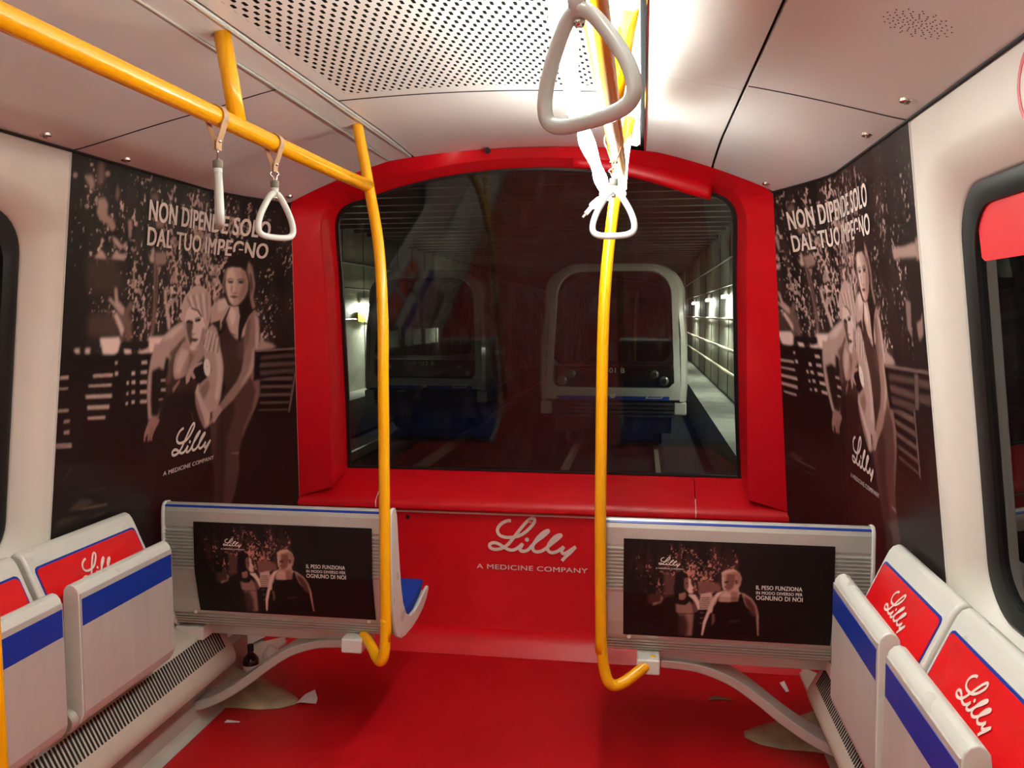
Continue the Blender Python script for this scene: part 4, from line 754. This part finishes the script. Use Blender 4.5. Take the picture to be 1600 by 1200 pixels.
# ================================================================ BENCH SEATS (facing the end window)
SIMG = seat_image()
def back_profile():
    p = [(2.530, .826), (2.519, .825), (2.510, .816), (2.505, .80), (2.503, .750)]
    z = .742
    while z > .606:
        p += [(2.5095, z), (2.5095, z - .0035), (2.5015, z - .0055), (2.5015, z - .0085)]; z -= .0115
    p += [(2.506, .598), (2.520, .50), (2.531, .455), (2.535, .445)]
    z = .440; yy = 2.540
    for k in range(4):
        p += [(yy + .006, z), (yy + .006, z - .004), (yy, z - .006), (yy + .001, z - .009)]; z -= .011; yy += .006
    p += [(2.580, .388), (2.62, .376), (2.70, .370), (2.82, .372), (2.90, .392), (2.930, .412)]
    inner = [(2.925, .425), (2.88, .408), (2.80, .396), (2.70, .395), (2.645, .415), (2.605, .47), (2.58, .56), (2.562, .68), (2.55, .80), (2.540, .822)]
    return p, inner
BP_, IN_ = back_profile()
def surfy(z):   # camera-side face of the back where the picture is glued
    pts = [(.80, 2.504), (.75, 2.5015), (.60, 2.5005), (.50, 2.519), (.45, 2.531)]
    for (a, b_), (c, d) in zip(pts[:-1], pts[1:]):
        if z >= c: return b_ + (d - b_) * (a - z) / (a - c)
    return pts[-1][1]
def bench(sg):
    side = 'left' if sg < 0 else 'right'
    root = tag(empty('bench_seat', (sg * .73, 2.7, .38)), 'metal two-seat bench with blue seat and advert on its back, %s of the red panel' % side, 'bench', 'bench seats facing the end window')
    xa, xb_ = sg * .343, sg * 1.122
    b = B(); pr = BP_ + IN_; b.loft([[(x, y, z) for y, z in pr] for x in (xa, xb_)]); b.obj('seat_shell', ALU, root)
    for (x0, x1) in ((.333, .344), (1.121, 1.132)):
        o_ = [(2.526, .830), (2.512, .826), (2.503, .812), (2.499, .78), (2.496, .70), (2.498, .60), (2.510, .50), (2.524, .445), (2.548, .395), (2.585, .374), (2.64, .364), (2.72, .360), (2.80, .364), (2.87, .376), (2.92, .396), (2.948, .418), (2.952, .432), (2.940, .438), (2.92, .436), (2.88, .428), (2.82, .412), (2.76, .406), (2.70, .412), (2.655, .436), (2.62, .485), (2.596, .56), (2.578, .68), (2.562, .80), (2.546, .827)]
        b = B(); b.loft([[(sg * x, y, z) for y, z in o_] for x in (x0, x1)]); b.obj('end_cap', CREAM, root, bevel=.003, smooth=True, sharp=.5)
    b = B(); b.add([(x, y, z) for x in (xa, xb_) for y, z in ((2.5075, .8155), (2.5125, .8205), (2.514, .819), (2.509, .8135))], [(0, 1, 5, 4), (1, 2, 6, 5), (2, 3, 7, 6), (3, 0, 4, 7), (0, 3, 2, 1), (4, 5, 6, 7)]); b.obj('blue_edge', BLUE, root)
    b = B(); cu = [(2.60, .60), (2.625, .50), (2.66, .44), (2.72, .425), (2.80, .43), (2.90, .455), (2.938, .462), (2.938, .445), (2.90, .422), (2.80, .40), (2.70, .397), (2.645, .416), (2.60, .475), (2.58, .56)]
    b.loft([[(sg * x, y, z) for y, z in cu] for x in (.352, 1.115)]); b.obj('seat_cushion', BLUESEAT, root, smooth=True, sharp=.7)
    x_l = (-1.016 if sg < 0 else .402); wd = .617
    po = print_mesh('advert_sticker', 360, 190, lambda s, t: (x_l + s * wd, surfy(.456 + .312 * t) - .0022, .456 + .312 * t), lambda s, t, p: (s * .617, t * .308 - .004), SIMG, root)
    def on(u0, v0): return lambda u, v: (x_l + u0 + u, surfy(.462 + v0 + v) - .0042, .462 + v0 + v)
    for (u0, v0, w_, h_, s_) in ((.394, .167, .132, .0125, 'IL PESO FUNZIONA'), (.394, .1525, .133, .009, 'IN MODO DIVERSO PER'), (.394, .135, .134, .0135, 'OGNUNO DI NOI')):
        lay('advert_lettering', text2d(s_, w_, h_, .02), on(u0, v0), LETTER, po)
    lay('logo_lettering', logo2d(.066), on(.105, .222), LETTER, po)
    lay('tagline_lettering', text2d('A MEDICINE COMPANY', .082, .0042), on(.097, .2165), LETTER, po)
    for (x, m) in ((-1.036 if sg < 0 else .432 - .012, CREAM), (-.425 if sg < 0 else 1.035, CREAM if sg < 0 else DARK)):
        button('screw', (x, 2.5345, .447), .0068, .004, m, root)
    # support arm: S-curve from the heater box to under the seat
    c = spline([(1.10, .075), (1.05, .09), (.98, .125), (.90, .178), (.82, .240), (.74, .292), (.66, .322), (.60, .332), (.52, .336)], 5)
    b = B(); rows = []
    for i, p in enumerate(c):
        t = c[min(i + 1, len(c) - 1)] - c[max(i - 1, 0)]; t /= np.linalg.norm(t); nn = np.array([-t[1], t[0]]) * (-1 if t[0] < 0 else 1)
        f = i / (len(c) - 1); th = .034 - .008 * f
        if nn[1] < 0: nn = -nn
        u = p + nn * th * .5; l = p - nn * th * .5
        rows.append([(sg * u[0], 2.60, u[1]), (sg * u[0], 2.70, u[1]), (sg * l[0], 2.70, l[1]), (sg * l[0], 2.60, l[1])])
    b.loft(rows); b.obj('support_arm', SHELL, root, bevel=.004, smooth=True, sharp=.5)
    b = B(); xx = sorted((sg * .445, sg * .515)); b.box(xx[0], xx[1], 2.49 + (.02 if sg < 0 else 0), 2.66, .345, .392); b.obj('mounting_block', CREAM, root, bevel=.005)
    b = B(); xx = sorted((sg * .50, sg * 1.08)); b.box(xx[0], xx[1], 2.62, 2.70, .338, .372); b.obj('seat_frame', SHELL, root, bevel=.004)
    b = B(); xx = sorted((sg * 1.03, sg * 1.13)); b.box(xx[0], xx[1], 2.56, 2.66, .335, .382); b.obj('wall_bracket', CREAM, root, bevel=.004)
    # dirty foot plate flaring out from the wall
    b = B(); top, bo = [], []
    outl = [(1.10, 2.74), (1.03, 2.755), (.93, 2.755), (.86, 2.775), (.815, 2.815), (.812, 2.84), (.85, 2.875), (.93, 2.93), (1.03, 2.99), (1.10, 3.03)]
    rowsf = []
    for i, (x, y) in enumerate(outl):
        rowsf.append([(sg * x, y, 0.001), (sg * (x * .985 + .015), y * .985 + .015 * 2.88, .012), (sg * (x * .8 + .2 * 1.08), y * .8 + .2 * 2.88, .022), (sg * (x * .45 + .55 * 1.10), y * .45 + .55 * 2.90, .05), (sg * 1.10, 2.89, .10)])
    b.grid(rowsf); b.obj('foot_plate', DIRTY, root, smooth=True)
    return root
bench(-1); bench(1)
# ================================================================ FOLDING SEATS ALONG THE WALLS
def fx(z): return 1.09 + (z - .80) * .44
LABS = {-1: ['grey and red folding seat on the left wall, nearest the bench and poster', 'grey and red folding seat on the left wall, cut by the left picture edge'],
        1: ['grey and red folding seat on the right wall, nearest the bench and poster', 'grey and red folding seat on the right wall, second from the bench', 'grey and red folding seat on the right wall, barely in the lower right corner']}
def folding_seat(sg, y0, y1, lab):
    cy = (y0 + y1) / 2
    root = tag(empty('folding_seat', (sg * 1.1, cy, .4)), lab, 'folding seat', 'folding seats along the side walls')
    X = lambda p: (sg * p[0], p[1], p[2])
    prof = [(1.022, .45), (1.020, .63), (fx(.66), .66), (fx(.81), .81), (fx(.825) + .001, .826), (fx(.83) + .008, .838), (fx(.83) + .022, .845), (fx(.83) + .036, .840), (fx(.83) + .044, .828), (fx(.83) + .040, .80), (1.07, .60), (1.07, .45)]
    b = B(); b.loft([[X((p[0], y, p[1])) for p in prof] for y in (y0, y1)]); b.obj('backrest', CREAM, root, bevel=.009, smooth=True, sharp=.4)
    def patch(ins, top, bot, off, m, name, parent):
        b = B(); ya, yb = y0 + ins, y1 - ins; r = .012
        pts = [(ya, bot), (yb, bot), (yb, top - r), (yb - r * .3, top - r * .3), (yb - r, top), (ya + r, top), (ya + r * .3, top - r * .3), (ya, top - r)]
        b.loft([[X((fx(z) - o_, y, z)) for y, z in pts] for o_ in (off, off - .002)]); return b.obj(name, m, parent)
    ed = patch(.018, .803, .664, .0022, BLUE, 'cover_edge', root)
    cv = patch(.022, .798, .668, .0036, REDSEAT, 'seat_back_cover', root)
    def on(u0, v0):
        return lambda u, v: X((fx(v0 + v) - .0052, (cy + (u0 + u) * (1 if sg < 0 else -1)), v0 + v))
    lay('logo_lettering', logo2d(.158), on(-.075, .703), LETTER, cv)
    lay('tagline_lettering', text2d('A MEDICINE COMPANY', .20, .0085), on(-.098, .684), LETTER, cv)
    # folded-up seat pan
    pan = [(.962, .43), (.960, .74), (.963, .752), (.972, .763), (.984, .767), (.996, .763), (1.004, .752), (1.007, .73), (1.012, .44), (1.010, .41), (1.000, .392), (.988, .388), (.975, .398), (.966, .412)]
    b = B(); b.loft([[X((p[0], y, p[1])) for p in pan] for y in (y0 + .012, y1 - .030)]); pn = b.obj('seat_pan', CREAM, root, bevel=.003, smooth=True, sharp=.5)
    fp = [(.9655, .4115), (.9595, .43), (.9575, .742), (.9605, .742), (.964, .43), (.968, .4125)]
    b = B(); b.loft([[X((p[0], y, p[1])) for p in fp] for y in (y0 + .014, y1 - .032)]); b.obj('pan_face', ALUPAN, pn)
    b = B(); b.loft([[X((p[0], y, p[1])) for p in ((.9563, .728), (.9572, .658), (.9592, .658), (.9583, .728))] for y in (y0 + .018, y1 - .036)]); b.obj('blue_stripe', BLUE, pn)
    b = B(); b.lathe([(.0001, 0), (.026, 0), (.030, .004), (.030, .022), (.026, .026), (.0001, .026)], (sg * 1.0, y0 - .018, .412), 20, 'y'); b.obj('hinge', SHELL, root, smooth=True, sharp=.6)
    b = B(); xs = sorted((sg * 1.01, sg * 1.15)); b.box(xs[0], xs[1], y0 + .02, y1 - .02, .40, .45); b.obj('seat_bracket', SHELL, root, bevel=.004)
    return root
for i, (a, c) in enumerate(((1.845, 2.305), (1.375, 1.825))): folding_seat(-1, a, c, LABS[-1][i])
for i, (a, c) in enumerate(((1.815, 2.275), (1.345, 1.795), (.875, 1.325))): folding_seat(1, a, c, LABS[1][i])
# ================================================================ SMALL FITTINGS
lk = [(-1.006, 1.875, 'left of the poster corner'), (-1.008, 2.2, 'above the left poster'), (-.885, 3.03, 'in the far left ceiling corner'), (.995, 1.89, 'above the white wall on the right'), (1.0, 2.217, 'above the right poster'), (.875, 3.04, 'in the far right ceiling corner')]
for (x, y, lab) in lk:
    r5 = tag(empty('panel_lock', (x, y, cz(x, y))), 'small chrome ceiling panel lock ' + lab, 'lock', 'ceiling panel locks')
    z = cz(x, y); b = B(); b.lathe([(.0001, .004), (.0145, .004), (.0145, -.002), (.012, -.004), (.0085, -.003), (.0001, -.003)], (x, y, z), 20); b.obj('lock_ring', CHROME, r5, smooth=True, sharp=.6)
    b = B(); b.lathe([(.0001, .0), (.0055, .0), (.0055, -.008), (.0001, -.008)], (x, y, z), 6); b.obj('lock_pin', COLLAR, r5)
# speaker holes
r6 = B(); n = 0
for ring in range(1, 8):
    rr = .0075 * ring; m_ = [6, 10, 14, 16, 18, 18, 16][ring - 1]
    for k in range(m_):
        a = 2 * math.pi * (k + .37 * ring) / m_; x, y = .9 + rr * math.cos(a), 1.518 + rr * math.sin(a) * 1.02; z = cz(x, y)
        r6.lathe([(.0001, .002), (.0013, .002), (.0013, -.0008), (.0001, -.0008)], (x, y, z), 6)
tag(r6.obj('speaker_grille', DARK), 'round pattern of speaker holes in the right ceiling panel', 'speaker')
# prohibition sign on the right wall
b = B(); c0 = (1.405, 1.80); R_, r_ = .070, .061
def wp(y, z, off): return (xw(z) - off, y, z)
rowa, rowb = [], []
for k in range(40):
    a = 2 * math.pi * k / 40; rowa.append(wp(c0[0] + R_ * math.cos(a), c0[1] + R_ * math.sin(a), .002)); rowb.append(wp(c0[0] + r_ * math.cos(a), c0[1] + r_ * math.sin(a), .002))
b.grid([rowa, rowb], closeu=True)
a = math.radians(135); d = (math.cos(a), math.sin(a)); nn = (-d[1] * .004, d[0] * .004)
b.add([wp(c0[0] + d[0] * t * r_ + s * nn[0], c0[1] + d[1] * t * r_ + s * nn[1], .0024) for t, s in ((-1, -1), (1, -1), (1, 1), (-1, 1))], [(0, 1, 2, 3)])
sg_ = empty('prohibition_sign', (1.05, 1.405, 1.8)); tag(sg_, 'round red prohibition sign on the white wall at the right edge', 'sign')
b.obj('red_ring', mat('sign_red', (200, 24, 50), .4), sg_, solid=.001)
b = B(); b.add([wp(c0[0] + r_ * math.cos(q), c0[1] + r_ * math.sin(q), .0012) for q in [k * math.pi / 20 for k in range(40)]], [tuple(range(40))]); b.obj('sign_disc', LETTER, sg_, solid=.001)
# red film on the right window
b = B(); rz = lambda z: xw(z) + .069
b.add([(rz(1.69), 1.86, 1.69), (rz(1.69), .9, 1.69), (rz(1.557), .9, 1.557), (rz(1.557), 1.835, 1.557), (rz(1.565), 1.85, 1.565)], [(0, 1, 2, 3, 4)])
tag(b.obj('red_window_sticker', mat('window_red', (222, 40, 48), .5), solid=.001), 'plain red film strip across the top of the right side window', 'sticker')
# ---------------------------------------------------------------- litter and things on the floor
def crumple(name, c, s, seed, m, lab, cat, sub=2):
    bm = bmesh.new(); bmesh.ops.create_icosphere(bm, subdivisions=sub, radius=1); rg = random.Random(seed)
    for v in bm.verts:
        k = rg.uniform(.75, 1.15); v.co = Vector((c[0] + v.co.x * s[0] * k, c[1] + v.co.y * s[1] * k, max(.001, c[2] + v.co.z * s[2] * k)))
    me = bpy.data.meshes.new(name); bm.to_mesh(me); bm.free(); return tag(link(name, me, m), lab, cat)
rb = tag(empty('bottle', (-1.045, 2.93, .055)), 'small dark brown bottle standing under the left bench', 'bottle')
bc = (-1.045, 2.93, .060)
b = B(); b.lathe([(.0001, 0), (.027, 0), (.031, .005), (.031, .046), (.028, .058), (.016, .072), (.0105, .078), (.0105, .088), (.0001, .088)], bc, 24); b.obj('bottle_body', BOTTLE, rb, smooth=True, sharp=.7)
b = B(); b.lathe([(.0001, .085), (.012, .085), (.012, .108), (.0105, .111), (.0001, .111)], bc, 18); b.obj('cap', DARK, rb, smooth=True, sharp=.6)
b = B(); b.lathe([(.0313, .008), (.0317, .008), (.0317, .034), (.0313, .034)], bc, 24); b.obj('bottle_label', PAPER, rb)
crumple('tissue', (-.99, 2.99, .10), (.034, .026, .048), 3, PAPER, 'crumpled white tissue under the left bench beside the dark bottle', 'tissue')
def scrap(pts, hz, m, name, lab, cat):
    b = B(); n = len(pts); top = [(x, y, hz[i % len(hz)] + .0012) for i, (x, y) in enumerate(pts)]
    cx, cy_ = sum(p[0] for p in pts) / n, sum(p[1] for p in pts) / n
    b.add(top + [(cx, cy_, max(hz) * .6 + .002)], [(i, (i + 1) % n, n) for i in range(n)]); return tag(b.obj(name, m, solid=.0006), lab, cat)
scrap([(-.813, 2.82), (-.801, 2.875), (-.774, 2.905), (-.745, 2.86), (-.738, 2.827), (-.79, 2.81)], [.002, .012, .018, .006], PAPER, 'paper_scrap', 'crumpled white paper scrap on the red floor at left', 'paper')
scrap([(-1.008, 2.643), (-.954, 2.652), (-.954, 2.659), (-1.008, 2.664)], [.001], PAPER, 'paper_sliver', 'thin white paper sliver on the red floor at left', 'paper')
scrap([(.71, 3.09), (.74, 3.115), (.80, 3.10), (.803, 3.085), (.75, 3.09), (.715, 3.07)], [.001, .004], mat('olive_scrap', (112, 100, 66), .7), 'paper_scrap', 'flat olive brown scrap on the floor under the right bench', 'paper')
scrap([(1.0, 3.27), (1.02, 3.28), (1.025, 3.20), (1.01, 3.18)], [.001, .006], PAPER, 'paper_scrap', 'tiny white paper bit on the floor far under the right bench', 'paper')
# ================================================================ TUNNEL AND OTHER TRAINS
WR, WL, ZT = 2.29, -6.1, 3.45
b = B(); b.box(WR, WR + .2, -6, 60, -1.2, ZT); struct(b.obj('wall_tunnel_right', TUNNEL))
b = B(); b.box(WL - .2, WL, -6, 60, -1.2, ZT); struct(b.obj('wall_tunnel_left', TUNNEL))
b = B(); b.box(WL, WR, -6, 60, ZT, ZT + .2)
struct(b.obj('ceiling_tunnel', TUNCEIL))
b = B()
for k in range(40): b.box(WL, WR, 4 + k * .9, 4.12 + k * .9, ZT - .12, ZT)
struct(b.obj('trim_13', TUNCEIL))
b = B(); b.box(WL, WR, -6, 60, -1.3, -1.05); struct(b.obj('floor_tunnel', TUNFLOOR))
b = B(); b.box(1.62, WR, 3.9, 60, -1.05, -.30); struct(b.obj('floor_walkway', WALKWAY))
b = B(); b.box(WL, WL + .65, -6, 60, -1.05, -.30); struct(b.obj('floor_walkway_far', WALKWAY))
b = B(); b.box(WL, WR, 59.8, 60, -1.2, ZT); struct(b.obj('wall_tunnel_end', TUNNEL))
for k, x in enumerate((-4.47, -3.03, -.72, .72)):
    b = B(); b.box(x - .035, x + .035, 3.7, 60, -1.05, -.90); tag(b.obj('rail', COLLAR), ('steel rail on the tunnel floor, ' + ('outer left', 'second from left', 'third from left', 'rightmost')[k]), 'rail', 'running rails in the tunnel')
pz = [(1.35, .03, 'lower'), (2.05, .02, 'middle'), (2.62, .03, 'upper')]
for z, r, nm in pz:
    for xx, sd in ((WR - .06, 'right'), (WL + .06, 'left')):
        b = B(); b.tube([(xx, 4, z), (xx, 59, z)], r, 8); tag(b.obj('wall_pipe', COLLAR), '%s pipe running along the %s tunnel wall' % (nm, sd), 'pipe', 'tunnel wall pipes')
for i, z in enumerate((.25, .72)):
    b = B(); b.tube([(WR - .07, 4, z), (WR - .07, 59, z)], .035, 8); tag(b.obj('wall_handrail', mat('rail_cream', (200, 190, 150), .4)), ('lower' if i == 0 else 'upper') + ' walkway handrail along the right tunnel wall', 'handrail')
b = B()
for k in range(16):
    b.box(WL, WL + .012, 5 + k * 1.4, 5.02 + k * 1.4, -.3, ZT)
    b.box(WR - .012, WR, 5 + k * 2.2, 5.02 + k * 2.2, -.3, ZT)
struct(b.obj('trim_14', DARK))
def tlamp(x, y, z, sd, n):
    r = tag(empty('tunnel_lamp', (x, y, z)), 'bright %s lamp on the %s tunnel wall' % (n, sd), 'lamp', 'tunnel wall lamps')
    s = -1 if sd == 'right' else 1
    b = B(); b.box(*sorted((x, x + s * .05)), y - .35, y + .35, z - .02, z + .10); b.obj('lamp_housing', COLLAR, r)
    b = B(); b.box(*sorted((x + s * .03, x + s * .11)), y - .33, y + .33, z - .09, z - .02); b.obj('lamp_tube', LAMPE, r)
    area('lamp_glow', (x + s * .2, y, z - .1), .2, (30 if y < 9 else 80), (0, math.radians(s * 35), 0), (.97, 1, .9), .7)
for y, n in ((8.0, 'nearest'), (13.2, 'second'), (18.3, 'third'), (22.8, 'fourth'), (29, 'fifth'), (38, 'far')): tlamp(WR - .02, y, 1.88, 'right', n)
for y, n in ((7.5, 'nearest'), (18.9, 'second'), (27, 'far')): tlamp(WL + .02, y, 1.75, 'left', n)
b = B(); b.box(WL + .02, WL + .10, 18.3, 18.8, 1.30, 1.52); tag(b.obj('cable_box', mat('box_yellow', (200, 190, 20), .5)), 'small yellow box on the left tunnel wall under a lamp', 'box')
# things seen through the side windows
for i, y in enumerate((.6, 2.3)):
    b = B(); b.box(1.95, 2.25, y, y + .3, -.3, ZT); tag(b.obj('concrete_pillar', WALKWAY), ('nearer' if i == 0 else 'farther') + ' pale concrete pillar outside the right window', 'pillar')
b = B(); b.box(2.20, 2.28, 1.0, 2.2, .55, 1.05); tag(b.obj('terracotta_panel', BRICK), 'terracotta coloured panel outside the right window', 'panel')
b = B(); b.tube([(2.1, 0, 1.12), (2.1, 3.6, 1.12)], .02, 8); tag(b.obj('wall_rail', CHROME), 'metal rail outside the right window', 'rail')
area('window_glow', (1.75, 1.2, 2.2), .6, 14, (0, math.radians(-25), 0), (1, 1, .92), 1.4)

def train(cx, Y0, number, lab):
    root = tag(empty('metro_train', (cx, Y0, -1.0)), lab, 'train', 'parked trains in the tunnel')
    def section(wk, zt, zb=-.02, n=10, r=.55):
        pts = []; hw = 1.27 * wk
        for z in (zb, .25): pts.append((hw * (.985 if z < .1 else 1.0), z))
        pts += [(hw * .985, 1.1), (hw * .95, 1.55)]
        for k in range(n + 1):
            a = math.radians(5 + 85 * k / n); pts.append((hw * .95 - .62 + .62 * math.cos(a), zt - .52 + .52 * math.sin(a)))
        L = [(-x, z) for x, z in pts[::-1]]
        return pts + L
    # side and roof skin with window openings: built as strips along Y
    S = section(1, 2.34); ys = [.35, 1.2, 2.6, 3.0, 4.4, 4.8, 6.2, 30]
    def ring(wk, zt, dy, zfun=0): return [(cx + x, Y0 + dy + zfun * (z - .2), z) for x, z in section(wk, zt)]
    b = B()
    def inset(P, k, dy):
        return [(cx + (x - cx) * k, y + dy, 1.1 + (z - 1.1) * (k if z > 1.1 else 1)) for x, y, z in P]
    # nose rows: rounded edge of the front
    R0 = [(cx + x * .90, Y0 + .0 + max(0, z - .6) * .12, 1.1 + (z - 1.1) * (.94 if z > 1.1 else 1)) for x, z in S]
    R1 = [(cx + x * .96, Y0 + .03 + max(0, z - .6) * .12, 1.1 + (z - 1.1) * (.975 if z > 1.1 else 1)) for x, z in S]
    R2 = [(cx + x * .99, Y0 + .12 + max(0, z - .6) * .12, 1.1 + (z - 1.1) * (.993 if z > 1.1 else 1)) for x, z in S]
    R3 = [(cx + x, Y0 + .35 + max(0, z - .6) * .12, z) for x, z in S]
    b.grid([R0, R1, R2, R3])
    def zs(x, z, y): return (cx + x, Y0 + y, z)
    prev = R3
    for yi in range(1, len(ys)):
        cur = [zs(x, z, ys[yi]) for x, z in S]; n = len(S)
        opn = ys[yi] - (ys[yi - 1]) > 1.3 and ys[yi] < 10
        base = len(b.v); b.v += prev + cur
        for i in range(n - 1):
            if opn and i in (1, n - 3): continue
            b.f.append((base + i, base + i + 1, base + n + i + 1, base + n + i))
        if opn:   # sill and head strips of the opening (z .25-1.1 is split at .72)
            for s_ in (1, -1):
                v = [zs(s_ * 1.27, .25, ys[yi - 1]), zs(s_ * 1.27, .25, ys[yi]), zs(s_ * 1.262, .72, ys[yi]), zs(s_ * 1.262, .72, ys[yi - 1])]; b.add(v, [(0, 1, 2, 3)])
        prev = cur
    b.obj('body_shell', TRAIN, root, smooth=True, weld=True, sharp=.7)
    fy = lambda z, d=0: Y0 + max(0, z - .6) * .12 + d
    # front mask (light frame around the windscreen) as ring between body edge and windscreen
    def rr(hw0, hw1, z0, z1, r, n=6):
        o = []
        for (sx, zc, a0) in ((1, z1 - r, 0), (-1, z1 - r, 90)):
            for k in range(n + 1):
                a = math.radians(a0 + 90 * k / n); o.append((sx * (hw1 - r) + r * math.cos(a), zc + r * math.sin(a)))
        o += [(-hw0, z0 + .1), (-hw0 + .1, z0), (hw0 - .1, z0), (hw0, z0 + .1)]
        return o
    hole = rr(1.03, .97, .20, 2.20, .42); hole2 = rr(1.01, .95, .22, 2.18, .42)
    bm_ = B(); out = []
    mm = [(x * .90, z) for x, z in S]
    # outer loop resampled by angle from centre
    def ray_hit(P, a):
        best = None
        for i in range(len(P)):
            (x1, z1), (x2, z2) = P[i], P[(i + 1) % len(P)]; dx, dz = math.cos(a), math.sin(a)
            den = dx * (z2 - z1) - dz * (x2 - x1)
            if abs(den) < 1e-9: continue
            t = ((x1) * (z2 - z1) - (z1 - 1.1) * (x2 - x1)) / den; s_ = ((x1) * dz - (z1 - 1.1) * dx) / den
            if t > 0 and -1e-6 <= s_ <= 1 + 1e-6: best = t if best is None else max(best, t)
        return best or 1
    OL = [(x * .90, 1.1 + (z - 1.1) * (.94 if z > 1.1 else 1)) for x, z in S]
    for (x, z) in hole:
        a = math.atan2(z - 1.1, x); t = ray_hit(OL, a); out.append((t * math.cos(a), 1.1 + t * math.sin(a)))
    bm_.grid([[(cx + x, fy(z, 0), z) for x, z in out], [(cx + x, fy(z, -.02), z) for x, z in hole], [(cx + x, fy(z, .05), z) for x, z in hole2]], closeu=True)
    bm_.obj('front_frame', TRAIN, root, smooth=True, sharp=.8)
    ws = rr(1.01, .95, .60, 2.18, .42); b = B(); b.loft([[(cx + x, fy(z, .02 + d), z) for x, z in ws] for d in (0, .02)]); b.obj('windscreen', GLASS3, root)
    wi = rr(.95, .89, .66, 2.10, .4); b = B(); b.grid([[(cx + x, fy(z, .015), z) for x, z in ws], [(cx + x, fy(z, .015), z) for x, z in wi]], closeu=True); b.obj('windscreen_border', TRAINDK, root)
    b = B(); b.box(cx - 1.0, cx + 1.0, Y0 - .01, Y0 + .06, .215, .575); b.obj('lamp_band', TRAINDK, root, bevel=.03)
    b = B(); b.box(cx - 1.0, cx + 1.0, Y0 - .018, Y0 + .03, .578, .592); b.obj('chrome_strip', CHROME, root)
    for s_ in (-1, 1):
        for (dx, dz, r) in ((.86, .33, .085), (.70, .44, .075)):
            hl = B(); hl.lathe([(.001, -.035), (r * .5, -.033), (r * .95, -.018), (r, 0)], (cx + s_ * dx, Y0 - .008, dz), 18, 'y'); h_ = hl.obj('headlight', mat('lamp_glass', (120, 124, 124), .12, metal=.6), root, smooth=True)
            hl = B(); hl.lathe([(.001, -.006), (r * .45, -.006), (r * .45, 0), (.001, 0)], (cx + s_ * dx, Y0 - .038, dz), 14, 'y'); hl.obj('lamp_core', CHROME, h_)
    # blue stripe with raised ends and marks
    st = [(-.95, .0), (.95, .0), (.95, .145), (.62, .145), (.52, .075), (-.52, .075), (-.62, .145), (-.95, .145)]
    b = B(); b.loft([[(cx + x, Y0 + d, z) for x, z in st] for d in (-.006, .004)]); sp_ = b.obj('blue_stripe', TRAINBLUE, root)
    b = B(); pa = [(.55, .03), (.63, .115), (.90, .115), (.82, .03)]; pi_ = [(.58, .042), (.64, .103), (.87, .103), (.81, .042)]
    b.grid([[(cx + x, Y0 - .009, z) for x, z in pa], [(cx + x, Y0 - .009, z) for x, z in pi_]], closeu=True); b.obj('stripe_emblem', LETTER, sp_, solid=.002)
    lay('emblem_lettering', text2d('ATM', .15, .038), lambda u, v: (cx + .65 + u, Y0 - .010, .054 + v), LETTER, sp_)
    b = B(); b.lathe([(.045, 0), (.055, 0), (.055, -.004), (.045, -.004)], (cx, Y0 - .006, .085), 20, 'y'); b.obj('round_badge', LETTER, sp_)
    lay('number_lettering', text2d(number, .40, .085), lambda u, v: (cx - .20 + u, Y0 - .0125, .462 + v), LETTER, root)
    # bumper and underframe
    b = B()
    for k in range(4): b.box(cx - 1.02, cx + 1.02, Y0 - .02 + .01 * k, Y0 + .3, -.09 - .07 * k, -.045 - .07 * k)
    b.obj('bumper', TRAINUND, root, bevel=.008)
    for s_ in (-1, 1):
        b = B(); b.box(*sorted((cx + s_ * 1.03, cx + s_ * 1.24)), Y0 + .02, Y0 + 2.5, -.26, -.03); b.obj('corner_skirt', TRAIN, root, bevel=.03)
    b = B(); b.box(cx - 1.0, cx + 1.0, Y0 + .3, Y0 + 29, -.6, -.03); b.box(cx - .8, cx + .8, Y0 + .8, Y0 + 2.6, -.9, -.6); b.obj('underframe', TRAINUND, root)
    for (yy) in (1.0, 2.2):
        b = B(); b.lathe([(.001, -.85), (.38, -.85), (.38, -.72), (.36, -.72), (.1, -.7), (.1, .7), (.36, .72), (.38, .72), (.38, .85), (.001, .85)], (cx, Y0 + yy, -.52), 22, 'x'); b.obj('wheel_set', TRAINUND, root, smooth=True, sharp=.6)
    b = B(); b.box(cx - 1.2, cx + 1.2, Y0 + .2, Y0 + 29, -.03, .02); b.obj('car_floor', RUBBER, root)
    b = B(); b.box(cx - .55, cx + .55, Y0 + .25, Y0 + .6, .02, .62); b.obj('front_console', TRAINUND, root, bevel=.03)
    return root
tr = train(-.03, 14.1, '5501 B', 'white metro train straight ahead in the tunnel, on our own track')
b = B(); b.tube([(.32, 15.6, .1), (.32, 15.6, 1.2), (.36, 15.62, 1.9)], .03, 8); b.obj('cabin_pole', YEL, tr)
b = B(); b.add([(.55, 17.0, 1.0), (.95, 17.0, 1.0), (.95, 17.0, 1.62), (.75, 17.0, 1.72), (.55, 17.0, 1.62)], [(0, 1, 2, 3, 4)])
cpn = b.obj('cabin_poster', mat('poster_green', (150, 170, 120), .5, noise=.7, nscale=7), tr, solid=.01)
tl = train(-3.75, 15.7, '5502 B', 'white metro train parked on the neighbouring track at left')
b = B(); b.tube([(-3.55, 17.0, .62), (-2.9, 17.0, .62)], .025, 8); b.obj('cabin_rail', YEL, tl)
b = B(); b.box(-3.35, -2.95, 17.2, 17.3, .25, .55); b.obj('cabin_seat', REDSEAT, tl)
